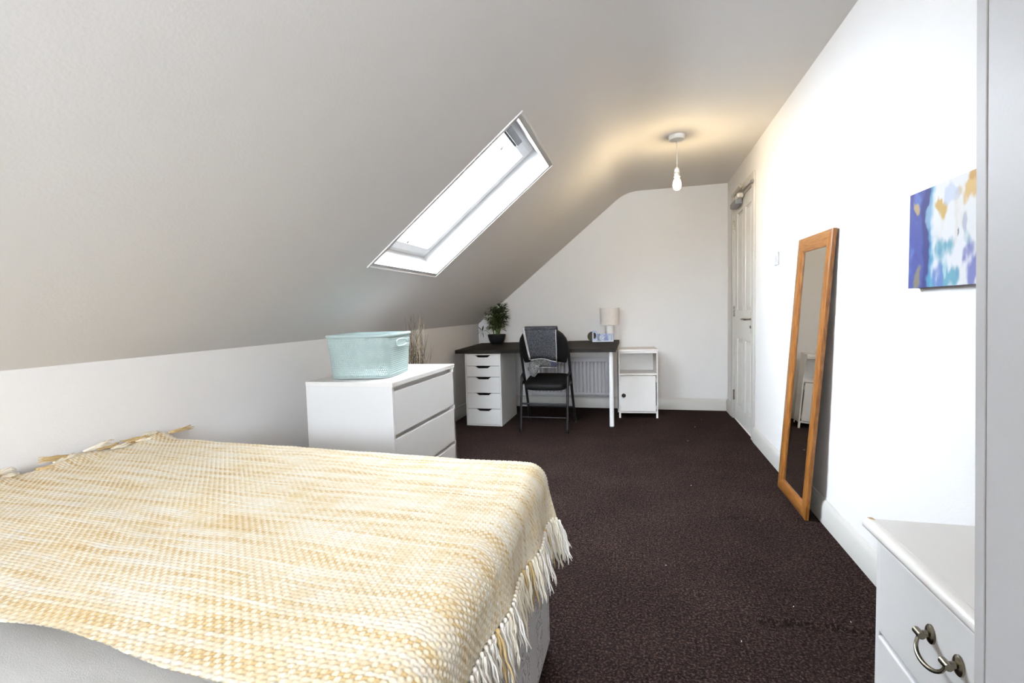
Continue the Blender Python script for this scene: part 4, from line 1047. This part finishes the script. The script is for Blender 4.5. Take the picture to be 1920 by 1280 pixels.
for (z0, z1) in ((0.432, 0.618), (0.238, 0.422), (0.056, 0.228)):
    dd = MB().box(-0.004, 0.016, -Yh+0.020, Yh-0.022, z0, z1).build('drawer', M_white, bs, bevel=0.005, seg=3)
    zc3 = (z0+z1)/2+0.022
    for s_ in (-1, 1):
        yq = s_*0.037
        rz = MB()
        for (rr_, xx) in ((1.0, -0.004), (1.0, -0.007), (0.8, -0.0095), (0.45, -0.011), (0.35, -0.020), (0.30, -0.026)):
            for k in range(20):
                an = 2*math.pi*k/20; el = 1.3 if rr_ > 0.5 else 1.0
                rz.v.append((xx, yq+0.0125*rr_*math.cos(an), zc3+0.0125*el*rr_*math.sin(an)))
        rz.f += [(i*20+k, i*20+(k+1) % 20, (i+1)*20+(k+1) % 20, (i+1)*20+k) for i in range(5) for k in range(20)]+[tuple(range(100, 120))]
        rz.tube([(-0.022, yq-0.009, zc3), (-0.022, yq+0.009, zc3)], [0.006, 0.006], 10)
        rz.build('rosette', M_pewter, dd)
    bp_ = []
    for k in range(17):
        t = k/16; an = math.pi*t
        bp_.append((-0.022-0.012*math.sin(an), -0.037*math.cos(an), zc3-0.026*math.sin(an)**0.6))
    MB().tube(bp_, [0.0026+0.0012*math.sin(math.pi*k/16) for k in range(17)], 10).build('bail', M_pewter, dd)

# ------------------------------------------------------------------ wardrobe at the right edge
wb = thing('wardrobe', 'tall pale grey white wardrobe standing closest on the right', 'wardrobe', (0.6187, 0.08, 0.006))
wb.rotation_euler = (0, math.radians(-1.3), 0)     # leans a little on the soft carpet
wx0, wx1, wy = -0.296, 0.229, 0.458
MB().box(wx0, wx1, wy-0.014, wy, 0, 1.95).build('side_panel', M_wardrobe, wb, bevel=0.0015)
MB().box(wx0, wx1, -wy, -wy+0.018, 0, 1.95).build('side_panel', M_wardrobe, wb, bevel=0.0015)
MB().box(wx0, wx1, -wy+0.018, wy-0.018, 1.93, 1.95).build('top_panel', M_wardrobe, wb)
MB().box(wx1-0.006, wx1, -wy+0.018, wy-0.018, 0, 1.93).build('back_panel', M_wardrobe, wb)
MB().box(wx0+0.03, wx1-0.006, -wy+0.018, wy-0.018, 0.03, 0.06).box(wx0+0.03, wx0+0.045, -wy+0.018, wy-0.018, 0, 0.06).build('plinth', M_wardrobe, wb)
for (a_, b_) in ((0.002, wy-0.0165), (-wy+0.0205, -0.002)):
    dd = MB().box(wx0-0.001, wx0+0.017, a_, b_, 0.066, 1.928).build('door', M_wardrobe, wb, bevel=0.002)
    hy2 = a_+0.03 if a_ > 0 else b_-0.03
    MB().tube([(wx0-0.001, hy2, 0.95), (wx0-0.025, hy2, 0.95), (wx0-0.025, hy2, 1.10), (wx0-0.001, hy2, 1.10)], 0.005, 8).build('handle', M_chrome, dd)

# ------------------------------------------------------------------ lint on the carpet
M_lint = mat('pale_lint', (214, 208, 200), 0.9, 0.05, 50)
mb = MB(); rl_ = random.Random(3)
for (x, y) in ((0.485, 4.648), (0.577, 4.967), (0.533, 1.897), (0.313, 1.659), (0.694, 1.842), (0.379, 4.154), (0.10, 2.1), (0.55, 1.45), (0.30, 3.1)):
    far = 0.007 if y > 3.5 else 0.0028
    a2 = rl_.uniform(0, 3.1); d = Vector((math.cos(a2), math.sin(a2), 0))*far
    p = Vector((x, y, 0.004)); mb.tube([p-d, p+Vector((0, 0, 0.002)), p+d+Vector((0.001, 0, 0))], [0.0008, 0.0012, 0.0006], 5)
tag(mb.build('carpet_lint', M_lint), 'scattered pale lint specks lying on the brown carpet', 'lint', None, 'stuff')
